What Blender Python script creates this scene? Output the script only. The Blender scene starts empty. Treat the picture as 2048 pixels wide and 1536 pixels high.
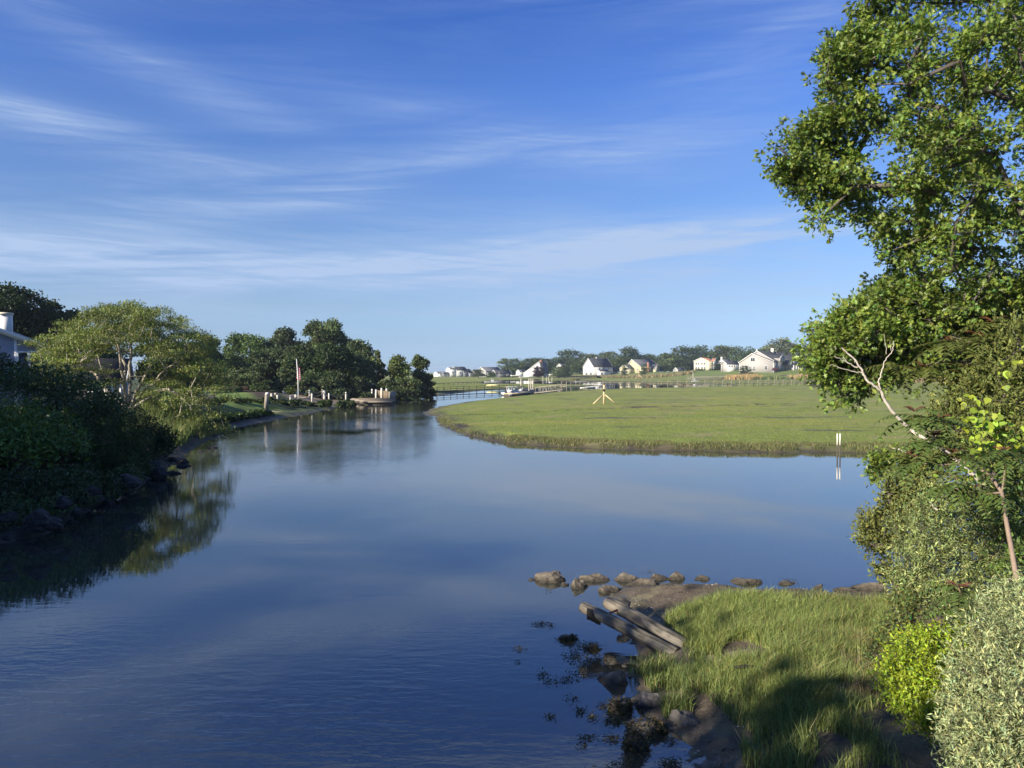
import bpy, bmesh, math, random
import numpy as np
from mathutils import Vector, Matrix
rng = np.random.default_rng(11); random.seed(11)
S = bpy.context.scene
COL = S.collection
PI = math.pi
# ------------------------------------------------------------------ camera
F = 1535.0; HZ = 744.0; CX, CY = 1024.0, 768.0; EYE = 4.5
PITCH = math.atan((CY - HZ) / F)
cp, sp = math.cos(PITCH), math.sin(PITCH)
def ray(px, py):
    a, b = px - CX, CY - py
    return np.array([a, F * cp + b * sp, -F * sp + b * cp])
def G(px, py, z=0.0):                       # where a sight line meets the level z
    r = ray(px, py); t = (z - EYE) / r[2]
    return np.array([r[0] * t, r[1] * t, z])
def Q(px, py, d):                           # point at forward distance d
    r = ray(px, py); t = d / r[1]
    return np.array([r[0] * t, d, EYE + r[2] * t])
cam = bpy.data.cameras.new('camera'); cam.sensor_width = 36; cam.lens = 36 * F / 2048
cam.clip_end = 20000; cam.clip_start = 0.05
co = bpy.data.objects.new('camera', cam); COL.objects.link(co)
co.location = (0, 0, EYE); co.rotation_euler = (PI / 2 - PITCH, 0, 0); S.camera = co
# ------------------------------------------------------------------ noise helpers
def _h(ix, iy, seed):
    n = (ix.astype(np.int64) * 374761393 + iy.astype(np.int64) * 668265263 + seed * 1442695041) & 0xffffffff
    n = ((n ^ (n >> 13)) * 1274126177) & 0xffffffff
    return ((n ^ (n >> 16)) & 0xffff) / 65535.0
def vn(x, y, seed=0):
    x = np.asarray(x, float); y = np.asarray(y, float)
    ix, iy = np.floor(x), np.floor(y); fx, fy = x - ix, y - iy
    fx = fx * fx * (3 - 2 * fx); fy = fy * fy * (3 - 2 * fy)
    a = _h(ix, iy, seed); b = _h(ix + 1, iy, seed); c = _h(ix, iy + 1, seed); d = _h(ix + 1, iy + 1, seed)
    return (a * (1 - fx) + b * fx) * (1 - fy) + (c * (1 - fx) + d * fx) * fy
def fbm(x, y, seed=0, o=4):
    s = 0; a = .5; t = 0
    for i in range(o):
        s = s + a * vn(x * 2 ** i, y * 2 ** i, seed + i); t += a; a *= .5
    return s / t
def sst(a, b, x):
    t = np.clip((x - a) / (b - a), 0, 1); return t * t * (3 - 2 * t)
def poly_sd(X, Y, poly):                    # >0 inside
    poly = np.asarray(poly, float)[:, :2]
    n = len(poly); ins = np.zeros(X.shape, bool); dd = np.full(X.shape, 1e18)
    for i in range(n):
        ax, ay = poly[i]; bx, by = poly[(i + 1) % n]
        c = ((ay > Y) != (by > Y))
        with np.errstate(divide='ignore', invalid='ignore'):
            xi = (bx - ax) * (Y - ay) / (by - ay if by != ay else 1e-12) + ax
        ins ^= c & (X < xi)
        ex, ey = bx - ax, by - ay
        t = np.clip(((X - ax) * ex + (Y - ay) * ey) / (ex * ex + ey * ey + 1e-12), 0, 1)
        dd = np.minimum(dd, (X - ax - t * ex) ** 2 + (Y - ay - t * ey) ** 2)
    return np.where(ins, 1, -1) * np.sqrt(dd)
def line_d(X, Y, pts):
    dd = np.full(X.shape, 1e18); tt = np.zeros(X.shape); n = len(pts) - 1
    for i in range(n):
        ax, ay = pts[i][:2]; bx, by = pts[i + 1][:2]; ex, ey = bx - ax, by - ay
        t = np.clip(((X - ax) * ex + (Y - ay) * ey) / (ex * ex + ey * ey + 1e-12), 0, 1)
        q = (X - ax - t * ex) ** 2 + (Y - ay - t * ey) ** 2
        m = q < dd; tt = np.where(m, (i + t) / n, tt); dd = np.where(m, q, dd)
    return np.sqrt(dd), tt
# ------------------------------------------------------------------ mesh helpers
def link(o, parent=None):
    COL.objects.link(o)
    if parent is not None: o.parent = parent
    return o
def build(name, V, faces, mat, parent=None, col=None, smooth=False, loc=None):
    V = np.asarray(V, np.float32).reshape(-1, 3)
    if loc is not None: V = V - np.asarray(loc, np.float32)
    if isinstance(faces, np.ndarray): faces = [faces]
    loops, starts, off = [], [], 0
    for f in faces:
        f = np.asarray(f, np.int32)
        if f.ndim == 1: f = f[None]
        m, k = f.shape
        loops.append(f.ravel()); starts.append(off + np.arange(m) * k); off += m * k
    loops = np.concatenate(loops); starts = np.concatenate(starts)
    me = bpy.data.meshes.new(name)
    me.vertices.add(len(V)); me.vertices.foreach_set('co', V.ravel())
    me.loops.add(len(loops)); me.loops.foreach_set('vertex_index', loops)
    me.polygons.add(len(starts)); me.polygons.foreach_set('loop_start', starts.astype(np.int32))
    if smooth: me.polygons.foreach_set('use_smooth', np.ones(len(starts), bool))
    if col is not None:
        a = me.attributes.new('col', 'FLOAT_COLOR', 'POINT')
        c = np.ones((len(V), 4), np.float32); c[:, :3] = col; a.data.foreach_set('color', c.ravel())
    me.update(calc_edges=True)
    me.materials.append(mat)
    o = bpy.data.objects.new(name, me); link(o, parent)
    if loc is not None and parent is None: o.location = loc
    return o
def tag(o, label=None, cat=None, group=None, kind=None):
    if label: o['label'] = label
    if cat: o['category'] = cat
    if group: o['group'] = group
    if kind: o['kind'] = kind
    return o
def thing(name, label, cat, loc=(0, 0, 0), rz=0, group=None):
    o = bpy.data.objects.new(name, None); COL.objects.link(o)
    o.location = [float(v) for v in loc]; o.rotation_euler = (0, 0, rz); o.empty_display_size = .3
    return tag(o, label, cat, group)
KIDS = {}
def dup(root, loc, rz, scale, label, group=None):
    def cp_(o, par):
        c = o.copy(); COL.objects.link(c)
        if par is not None: c.parent = par
        for ch in list(o.children): cp_(ch, c)
        return c
    r = cp_(root, None); r.location = [float(v) for v in loc]; r.rotation_euler = (0, 0, rz); r.scale = scale
    r['label'] = label
    if group: r['group'] = group
    return r
class MB:
    def __init__(s): s.v = []; s.f = []
    def add(s, V, Fs):
        o = len(s.v); s.v.extend([tuple(map(float, p)) for p in V]); s.f.extend([[i + o for i in f] for f in Fs]); return s
    def box(s, c, sz, rz=0, rot=None):
        x, y, z = [q / 2 for q in sz]
        P = [(-x, -y, -z), (x, -y, -z), (x, y, -z), (-x, y, -z), (-x, -y, z), (x, -y, z), (x, y, z), (-x, y, z)]
        R = rot if rot is not None else Matrix.Rotation(rz, 3, 'Z')
        P = [R @ Vector(p) + Vector(c) for p in P]
        return s.add(P, [(0, 3, 2, 1), (4, 5, 6, 7), (0, 1, 5, 4), (1, 2, 6, 5), (2, 3, 7, 6), (3, 0, 4, 7)])
    def b2(s, lo, hi):
        return s.box([(a + b) / 2 for a, b in zip(lo, hi)], [b - a for a, b in zip(lo, hi)])
    def bar(s, a, b, w, h):
        a, b = Vector(a), Vector(b); d = b - a; L = d.length
        q = d.to_track_quat('X', 'Z').to_matrix()
        return s.box((a + b) / 2, (L, w, h), rot=q)
    def tube(s, pts, rad, k=8, cap=True):
        V, Fq = tube_np(pts, rad, k)
        o = len(s.v); n = len(pts)
        s.v.extend([tuple(map(float, p)) for p in V]); s.f.extend([[int(i) + o for i in f] for f in Fq])
        if cap:
            s.f.append([o + i for i in range(k)][::-1]); s.f.append([o + (n - 1) * k + i for i in range(k)])
        return s
    def prism(s, poly, axis, a, b):       # poly: 2-D outline in the two other axes, extruded a..b
        n = len(poly)
        def mk(p, t):
            return {'x': (t, p[0], p[1]), 'y': (p[0], t, p[1]), 'z': (p[0], p[1], t)}[axis]
        P = [mk(p, a) for p in poly] + [mk(p, b) for p in poly]
        fs = [list(range(n))[::-1], [n + i for i in range(n)]] + [[i, (i + 1) % n, n + (i + 1) % n, n + i] for i in range(n)]
        return s.add(P, fs)
    def build(s, name, mat, parent=None, loc=None, smooth=False):
        by = {}
        for f in s.f: by.setdefault(len(f), []).append(f)
        o = build(name, s.v, [np.array(v) for v in by.values()], mat, parent, None, smooth, loc)
        bm = bmesh.new(); bm.from_mesh(o.data); bmesh.ops.recalc_face_normals(bm, faces=bm.faces); bm.to_mesh(o.data); bm.free()
        return o
def tube_np(pts, rad, k=6):
    P = np.asarray(pts, float); n = len(P)
    T = np.gradient(P, axis=0); T /= np.linalg.norm(T, axis=1)[:, None] + 1e-9
    up = np.array([0, 0, 1.0]) if abs(T[0][2]) < .9 else np.array([1.0, 0, 0])
    a = np.cross(T[0], up); a /= np.linalg.norm(a)
    rad = np.broadcast_to(np.asarray(rad, float), (n,))
    V = np.zeros((n, k, 3)); ang = np.arange(k) * 2 * PI / k
    for i in range(n):
        a = a - T[i] * a.dot(T[i]); a /= np.linalg.norm(a) + 1e-9
        b = np.cross(T[i], a)
        V[i] = P[i] + rad[i] * (np.cos(ang)[:, None] * a + np.sin(ang)[:, None] * b)
    i = np.arange(n - 1)[:, None] * k; j = np.arange(k)[None]; j2 = (j + 1) % k
    Fq = np.stack([i + j, i + j2, i + k + j2, i + k + j], -1).reshape(-1, 4)
    return V.reshape(-1, 3), Fq
# ------------------------------------------------------------------ materials
def nodes(m):
    m.use_nodes = True; nt = m.node_tree; nt.nodes.clear(); return nt, nt.nodes, nt.links
def M(name, c, rough=.8, var=.18, scale=4., bump=0., spec=.3, metal=0., c2=None, detail=6, stretch=(1, 1, 1), coord='Object', dist=.02):
    m = bpy.data.materials.new(name); nt, N, L = nodes(m)
    out = N.new('ShaderNodeOutputMaterial'); p = N.new('ShaderNodeBsdfPrincipled'); L.new(p.outputs[0], out.inputs[0])
    p.inputs['Roughness'].default_value = rough; p.inputs['Specular IOR Level'].default_value = spec; p.inputs['Metallic'].default_value = metal
    tc = N.new('ShaderNodeTexCoord'); mp = N.new('ShaderNodeMapping'); mp.inputs['Scale'].default_value = stretch
    L.new(tc.outputs[coord], mp.inputs[0])
    nz = N.new('ShaderNodeTexNoise'); nz.inputs['Scale'].default_value = scale; nz.inputs['Detail'].default_value = detail; nz.inputs['Roughness'].default_value = .65
    L.new(mp.outputs[0], nz.inputs[0])
    cr = N.new('ShaderNodeValToRGB'); cr.color_ramp.elements[0].position = .3; cr.color_ramp.elements[1].position = .7
    c = np.array(c, float); lo = c * (1 - var); hi = c * (1 + var) if c2 is None else np.array(c2, float)
    cr.color_ramp.elements[0].color = (*lo, 1); cr.color_ramp.elements[1].color = (*np.clip(hi, 0, 1), 1)
    L.new(nz.outputs[0], cr.inputs[0]); L.new(cr.outputs[0], p.inputs['Base Color'])
    if bump:
        b = N.new('ShaderNodeBump'); b.inputs['Strength'].default_value = bump; b.inputs['Distance'].default_value = dist
        L.new(nz.outputs[0], b.inputs['Height']); L.new(b.outputs[0], p.inputs['Normal'])
    return m
def leafmat(name, rough=.5, spec=.35, trans=.25, tint=(1.1, 1.25, .5)):
    m = bpy.data.materials.new(name); nt, N, L = nodes(m)
    out = N.new('ShaderNodeOutputMaterial'); p = N.new('ShaderNodeBsdfPrincipled')
    at = N.new('ShaderNodeAttribute'); at.attribute_name = 'col'
    L.new(at.outputs['Color'], p.inputs['Base Color'])
    p.inputs['Roughness'].default_value = rough; p.inputs['Specular IOR Level'].default_value = spec
    tr = N.new('ShaderNodeBsdfTranslucent'); mu = N.new('ShaderNodeMix'); mu.data_type = 'RGBA'; mu.blend_type = 'MULTIPLY'; mu.inputs[0].default_value = 1
    mu.inputs[7].default_value = (*tint, 1); L.new(at.outputs['Color'], mu.inputs[6]); L.new(mu.outputs[2], tr.inputs[0])
    mx = N.new('ShaderNodeMixShader'); mx.inputs[0].default_value = trans
    L.new(p.outputs[0], mx.inputs[1]); L.new(tr.outputs[0], mx.inputs[2]); L.new(mx.outputs[0], out.inputs[0])
    return m
LEAF = leafmat('leaf'); GLOSSY = leafmat('glossy_leaf', .42, .38, .25); GRASSM = leafmat('grass_blade', .6, .2, .3); MATTE = leafmat('matte_leaf', .7, .15, .2)
BARK = M('bark', (.10, .085, .07), .9, .35, 6, .6, stretch=(1, 1, .25))
PALEBARK = M('pale_bark', (.34, .30, .24), .85, .3, 5, .5, stretch=(1, 1, .3))
DEADWOOD = M('dead_wood', (.46, .41, .34), .85, .25, 9, .4, stretch=(1, 1, .4))
# ------------------------------------------------------------------ leaf instancing
def unit(v): return v / (np.linalg.norm(v, axis=-1, keepdims=True) + 1e-9)
def rdir(n): return unit(rng.normal(size=(n, 3)))
OAK = (np.array([(0, 0, 0), (.18, .05, .02), (.28, .26, .06), (.38, .09, .03), (.52, .40, .08), (.62, .12, .03), (.80, .28, .06), (.82, .08, .02), (1, 0, -.04),
                 (.18, -.05, .02), (.28, -.26, .06), (.38, -.09, .03), (.52, -.40, .08), (.62, -.12, .03), (.80, -.28, .06), (.82, -.08, .02)]),
       [np.array([[8, 7, 6, 5, 4, 3, 2, 1, 0]]), np.array([[0, 9, 10, 11, 12, 13, 14, 15, 8]])])
DIA = (np.array([(0, 0, 0), (.45, .24, .06), (1, 0, -.04), (.45, -.24, .06)]), [np.array([[0, 2, 1], [0, 3, 2]])])
LAN = (np.array([(0, 0, 0), (.4, .13, .03), (1, 0, -.08), (.4, -.13, .03)]), [np.array([[0, 2, 1], [0, 3, 2]])])
HRT = (np.array([(0, 0, 0), (.1, .34, .05), (.45, .42, .05), (.75, .2, 0), (1, 0, -.08), (.75, -.2, 0), (.45, -.42, .05), (.1, -.34, .05)]),
       [np.array([[0, 4, 3, 2, 1], [0, 7, 6, 5, 4]])])
CLU = (np.array([(0, 0, 0), (.5, .42, .1), (1, 0, -.05), (.5, -.42, .1), (.2, .1, .4), (.8, -.15, .45), (.5, .3, -.4)]), [np.array([[0, 2, 1], [0, 3, 2], [0, 5, 4], [2, 6, 4]])])
def frames(d, nrm):
    d = unit(d); nrm = nrm - d * (nrm * d).sum(-1, keepdims=True); nrm = unit(nrm)
    return np.stack([d, np.cross(nrm, d), nrm], -1)        # columns
def inst(tmpl, pos, d, nrm, sc):
    T, Fs = tmpl; n = len(pos); R = frames(d, nrm)
    V = np.einsum('nij,kj->nki', R, T) * np.asarray(sc)[:, None, None] + pos[:, None]
    k = len(T); off = (np.arange(n) * k)[:, None, None]
    return V.reshape(-1, 3), [(f[None] + off).reshape(-1, f.shape[1]) for f in Fs], k
def merge(parts):                           # [(V, [faces], col)]
    Vs, Cs, by, o = [], [], {}, 0
    for V, Fs, c in parts:
        Vs.append(V); Cs.append(np.broadcast_to(c, (len(V), 3)))
        for f in Fs: by.setdefault(f.shape[1], []).append(f + o)
        o += len(V)
    return np.concatenate(Vs), [np.concatenate(v) for v in by.values()], np.concatenate(Cs)
def leafcol(base, n, var=.25, hue=.12, clump=None):
    b = np.array(base, float)[None] * np.exp(rng.normal(0, var, (n, 1)))
    h = rng.normal(0, hue, n); b = b * np.stack([1 + h, np.ones(n), 1 - .5 * h], -1)
    if clump is not None: b = b * clump[:, None]
    return np.clip(b, .003, .9)
def crown(lobes, n, leaf, tmpl, base, var=.22, hue=.1, flat=.85, up=.35, shell=.55, cl=.22, out=.6, minz=None):
    L = np.asarray(lobes, float); w = L[:, 3] ** 2; idx = rng.choice(len(L), n, p=w / w.sum())
    d = rdir(n); d[:, 2] = np.where(d[:, 2] < -.3, -d[:, 2] * .6, d[:, 2]); d = unit(d)
    r = L[idx, 3] * (shell + (1.08 - shell) * rng.random(n) ** .7)
    off = d * r[:, None]; off[:, 2] *= flat
    pos = L[idx, :3] + off
    if minz is not None:
        k = pos[:, 2] > minz; pos, d, idx = pos[k], d[k], idx[k]; n = len(pos)
    clump = np.exp(rng.normal(0, cl, len(L)))[idx]
    nrm = unit(d * out + np.array([0, 0, up]) + rng.normal(0, .55, (n, 3)))
    dr = unit(rng.normal(size=(n, 3)) + d * .5 - np.array([0, 0, .3]))
    V, Fs, k = inst(tmpl, pos, dr, nrm, leaf * (.65 + .7 * rng.random(n)))
    return V, Fs, np.repeat(leafcol(base, n, var, hue, clump), k, 0)
# ------------------------------------------------------------------ branching
def grow(trunk, targets, r0, seg=.6, k=6, tip=.012, jit=.12, sag=.0, power=.5, start=.35):
    """trunk polyline, then a limb to every target from the nearest wood; returns tube mesh"""
    nodes_ = [np.array(p, float) for p in trunk]; par = [-1] + list(range(len(trunk) - 1))
    minidx = max(1, int(len(trunk) * start)); base = nodes_[0]
    order = np.argsort([np.linalg.norm(np.array(t) - nodes_[min(minidx, len(nodes_) - 1)]) for t in targets])
    for ti in order:
        t = np.array(targets[ti], float)
        A = np.array(nodes_[minidx:]); dv = t - A; dist = np.linalg.norm(dv, axis=1)
        out = A - base; score = dist + .35 * np.maximum(0, A[:, 2] - t[2]) + .25 * np.maximum(0, np.linalg.norm(out[:, :2], axis=1) - np.linalg.norm((t - base)[:2]))
        i = int(np.argmin(score)) + minidx; p0 = nodes_[i]; D = np.linalg.norm(t - p0); m = max(1, int(D / seg))
        prev = i; lat = rdir(1)[0] * D * jit
        for q in range(1, m + 1):
            u = q / m; b = math.sin(u * PI)
            p = p0 * (1 - u) + t * u + lat * b + np.array([0, 0, -sag * D * b]) + rng.normal(0, .03 * min(seg, 1), 3)
            nodes_.append(p); par.append(prev); prev = len(nodes_) - 1
    n = len(nodes_); cnt = np.zeros(n); ch = [[] for _ in range(n)]
    for i in range(n):
        if par[i] >= 0: ch[par[i]].append(i)
    for i in range(n):
        if not ch[i]: cnt[i] = 1
    for i in range(n - 1, -1, -1):
        if par[i] >= 0: cnt[par[i]] += cnt[i]
    rad = tip + (r0 - tip) * (cnt / max(cnt[0], 1)) ** power
    parts = []; stack = [0]
    while stack:
        s = stack.pop(); chain = [s] if par[s] < 0 else [par[s], s]; c = s
        while ch[c]:
            kk = sorted(ch[c], key=lambda q: -cnt[q]); stack += kk[1:]; c = kk[0]; chain.append(c)
        if len(chain) < 2: continue
        P = np.array([nodes_[q] for q in chain]); R = np.array([rad[q] for q in chain])
        if par[chain[0]] >= 0 or chain[0] != 0: R[0] = min(R[0], R[1] * 1.15)
        R[-1] *= .5
        V, Fq = tube_np(P, R, k if R.max() > .05 else max(3, k - 3)); parts.append((V, [Fq], np.zeros(3)))
    return merge(parts)[:2]
# ================================================================== WORLD AND LIGHT
SUN_EL = math.radians(24); SUN_DIR = np.array([-.80, -.60]); SUN_DIR = SUN_DIR / np.linalg.norm(SUN_DIR)
w = bpy.data.worlds.new('World'); S.world = w; nt, N, L = nodes(w)
out = N.new('ShaderNodeOutputWorld'); bg = N.new('ShaderNodeBackground'); L.new(bg.outputs[0], out.inputs[0])
sky = N.new('ShaderNodeTexSky'); sky.sky_type = 'NISHITA'; sky.sun_disc = False; sky.sun_elevation = SUN_EL
sky.sun_rotation = math.atan2(SUN_DIR[0], SUN_DIR[1]); sky.air_density = 1.0; sky.dust_density = .35; sky.ozone_density = 2.2; sky.altitude = 0
bg.inputs[1].default_value = .086
def mth(op, a, b=None, c=None, clamp=False):
    n = N.new('ShaderNodeMath'); n.operation = op; n.use_clamp = clamp
    for i, v in enumerate((a, b, c)):
        if v is None: continue
        if isinstance(v, (int, float)): n.inputs[i].default_value = v
        else: L.new(v, n.inputs[i])
    return n.outputs[0]
tc = N.new('ShaderNodeTexCoord'); sx = N.new('ShaderNodeSeparateXYZ'); L.new(tc.outputs['Generated'], sx.inputs[0])
az = mth('ARCTAN2', sx.outputs[0], sx.outputs[1]); el = mth('ARCSINE', sx.outputs[2])
def noise(sa, se, rotx=0., scale=1., det=8, dist=.8, rough=.6):
    c = N.new('ShaderNodeCombineXYZ')
    L.new(mth('MULTIPLY', mth('ADD', az, mth('MULTIPLY', el, rotx)), sa), c.inputs[0]); L.new(mth('MULTIPLY', mth('SUBTRACT', el, mth('MULTIPLY', az, rotx * .12)), se), c.inputs[1]); c.inputs[2].default_value = 3.7 * sa
    n = N.new('ShaderNodeTexNoise'); n.inputs['Scale'].default_value = scale; n.inputs['Detail'].default_value = det; n.inputs['Distortion'].default_value = dist; n.inputs['Roughness'].default_value = rough
    L.new(c.outputs[0], n.inputs[0]); return n.outputs[0]
n1 = noise(2.4, 26, .5); n2 = noise(5, 95, -.5, dist=1.4); n3 = noise(2.2, 7, 0, det=5)
wisp = mth('MULTIPLY', mth('MULTIPLY_ADD', n1, 3.2, -1.15, True), mth('MULTIPLY_ADD', n2, 1.6, -.15, True))
# soft cirrus bands where the visible sky has them and beyond the view (azimuth, elevation, half widths, tilt, strength), in photograph pixels turned into directions
bands = [(1250, 475, 420, 34, .02, .95), (1480, 452, 300, 22, -.05, .6), (1150, 512, 330, 22, -.1, .75), (300, 530, 560, 34, -.03, .55), (650, 556, 700, 36, 0, .5), (180, 275, 330, 30, .12, .42), (40, 222, 180, 18, .1, .36), (560, 505, 300, 16, .0, .4),
         (760, 352, 170, 26, -.25, .55), (400, 410, 260, 40, -.2, .4), (330, 150, 300, 34, .28, .30), (1000, 270, 330, 40, .2, .28), (110, 482, 220, 18, .02, .5), (1500, 140, 300, 60, -.4, .22),
         (1300, 300, 260, 25, -.05, .3), (1000, 610, 900, 60, 0, .30), (-700, 380, 500, 90, .1, .6), (2900, 420, 600, 80, 0, .6), (900, -300, 700, 120, .2, .5), (1500, -700, 600, 160, -.3, .5), (400, -900, 500, 150, .3, .5), (300, -160, 600, 70, -.2, .6), (1300, -120, 500, 60, .1, .5), (700, -520, 900, 90, .1, .6)]  # bands above the view are unseen, added to grey the water's reflections
tot = None
for (px, py, wa, we, tilt, st) in bands:
    r = unit(ray(px, py)); a0 = math.atan2(r[0], r[1]); e0 = math.asin(r[2]); ct, sn = math.cos(tilt), -math.sin(tilt)
    da = mth('SUBTRACT', az, a0); de = mth('SUBTRACT', el, e0)
    u = mth('MULTIPLY', mth('ADD', mth('MULTIPLY', da, ct), mth('MULTIPLY', de, sn)), F / wa)
    v = mth('MULTIPLY', mth('SUBTRACT', mth('MULTIPLY', de, ct), mth('MULTIPLY', da, sn)), F / we)
    g = mth('MULTIPLY', mth('EXPONENT', mth('MULTIPLY', mth('ADD', mth('MULTIPLY', u, u), mth('MULTIPLY', v, v)), -.8)), st)
    tot = g if tot is None else mth('ADD', tot, g)
cl = mth('ADD', mth('MULTIPLY', tot, mth('MULTIPLY_ADD', wisp, 1.5, .17)), mth('MULTIPLY', mth('MULTIPLY', wisp, n3), .10), None, True)
hs = N.new('ShaderNodeHueSaturation'); hs.inputs['Saturation'].default_value = 1.22; hs.inputs['Hue'].default_value = .508; hs.inputs['Value'].default_value = 1.0; L.new(sky.outputs[0], hs.inputs['Color'])
# clearer, bluer air towards the horizon than the sky model's low-sun haze
rp = N.new('ShaderNodeValToRGB'); L.new(el, rp.inputs[0]); E = rp.color_ramp.elements
for k, (e, c) in enumerate([(0, (.45, .69, 1.5)), (.0124, (.41, .61, 1.32)), (.0417, (.44, .55, .96)), (.0806, (.54, .59, .80)), (.17, (.64, .68, .84)), (.251, (.68, .72, .92)), (.341, (.66, .74, 1.04)), (.451, (.43, .60, 1.0)), (.6, (.62, .76, 1.0)), (.9, (.8, .9, 1.05))]):
    q = E[k] if k < 2 else E.new(e)
    q.position = e; q.color = tuple(v / 1.6 for v in c) + (1,)
tn = N.new('ShaderNodeVectorMath'); tn.operation = 'MULTIPLY'; L.new(hs.outputs[0], tn.inputs[0]); L.new(rp.outputs[0], tn.inputs[1])
tm = N.new('ShaderNodeVectorMath'); tm.operation = 'SCALE'; tm.inputs['Scale'].default_value = 1.6; L.new(tn.outputs[0], tm.inputs[0])
mx = N.new('ShaderNodeMix'); mx.data_type = 'RGBA'; L.new(cl, mx.inputs[0]); L.new(tm.outputs[0], mx.inputs[6]); mx.inputs[7].default_value = (2.7, 3.55, 5.1, 1)
L.new(mx.outputs[2], bg.inputs[0])
sl = bpy.data.lights.new('sun', 'SUN'); sl.energy = 5.0; sl.angle = math.radians(.5); sl.color = (1, .90, .74)
so = bpy.data.objects.new('sun', sl); COL.objects.link(so)
sdir = Vector((SUN_DIR[0] * math.cos(SUN_EL), SUN_DIR[1] * math.cos(SUN_EL), math.sin(SUN_EL)))
so.rotation_euler = sdir.to_track_quat('Z', 'Y').to_euler(); so.location = sdir * 60
S.view_settings.view_transform = 'Standard'; S.view_settings.look = 'None'; S.view_settings.exposure = .97; S.view_settings.gamma = 1
S.cycles.use_denoising = True; S.cycles.max_bounces = 6; S.cycles.transparent_max_bounces = 6
# ================================================================== TERRAIN
def px(l, z=0.0): return [tuple(G(x, y, z)[:2]) for x, y in l]
LEFT = [(-12.4, -30), (-12.4, 8), (-12.6, 14)] + px([(0, 1090), (60, 1076), (110, 1060), (180, 1022), (250, 985), (330, 945), (365, 915), (395, 893), (432, 870), (455, 858), (470, 856), (520, 845), (570, 835), (630, 825), (680, 815), (698, 805)])
WATER = LEFT + px([(708, 797), (745, 795), (790, 797), (830, 798), (870, 792), (910, 787), (960, 781.5), (1010, 778), (1060, 776.5), (1120, 775), (1180, 773), (1196, 771), (1080, 769), (985, 769), (965, 767), (985, 762), (1060, 760.5), (1160, 760),
    (1210, 763), (1300, 764.5), (1400, 767), (1460, 769.5), (1460, 773.5), (1380, 776), (1250, 777.5), (1160, 781), (1110, 785), (1060, 790), (1015, 795), (985, 798), (940, 803), (885, 812), (858, 818), (843, 826), (868, 836), (876, 850), (905, 861),
    (915, 866), (950, 876), (1000, 885), (1060, 891), (1150, 896), (1250, 900), (1400, 903.5), (1550, 905), (1700, 906), (1850, 907), (2048, 908)]) + [(40, 41), (52, 37), (55, 28), (40, 21), (25, 18.5), (14, 17.3)] + \
    px([(1960, 1172), (1850, 1182), (1760, 1184), (1620, 1180), (1480, 1174), (1330, 1168), (1245, 1172), (1212, 1184), (1235, 1212), (1262, 1240), (1250, 1268), (1246, 1300), (1236, 1318), (1262, 1360), (1250, 1395), (1280, 1430), (1300, 1452), (1345, 1478), (1385, 1497), (1392, 1536)]) + [(2.3, 7), (2.6, -30)]
UP_L = LEFT + px([(708, 796.5), (745, 794.5), (790, 796.5), (835, 797)]) + [(-21, 175), (-34, 230), (-90, 300), (-500, 320), (-500, -30)]
UP_R = [(4.3, -30), (4.3, 7), (4.75, 9.4), (5.6, 12.2), (8.4, 14.6), (14, 16.6), (25, 18), (40, 20), (56, 28), (75, 45), (110, 40), (300, 0), (300, -30)]
UP_F = [(-30, 640), (20, 540), (75, 505), (110, 420), (150, 400), (160, 330), (230, 260), (500, 220), (2500, 400), (2500, 3500), (-60, 3500), (-40, 900)]
DITCH = px([(850, 823), (930, 824), (1020, 823), (1110, 821), (1180, 818.5), (1290, 814), (1420, 812), (1600, 806)], .5)
SHADOW_HOLLOW = [px([(905, 864), (930, 856), (1000, 860), (1040, 864), (1000, 872), (960, 878)], .4), px([(985, 884), (1020, 876), (1080, 878), (1120, 884), (1060, 893)], .4), px([(874, 846), (900, 843), (945, 846), (910, 853), (880, 853)], .4)]  # outlines of the marsh shadow patches, drawn as lowered, darker ground
LANDING = G(660, 791, 1.0)[:2]
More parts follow.
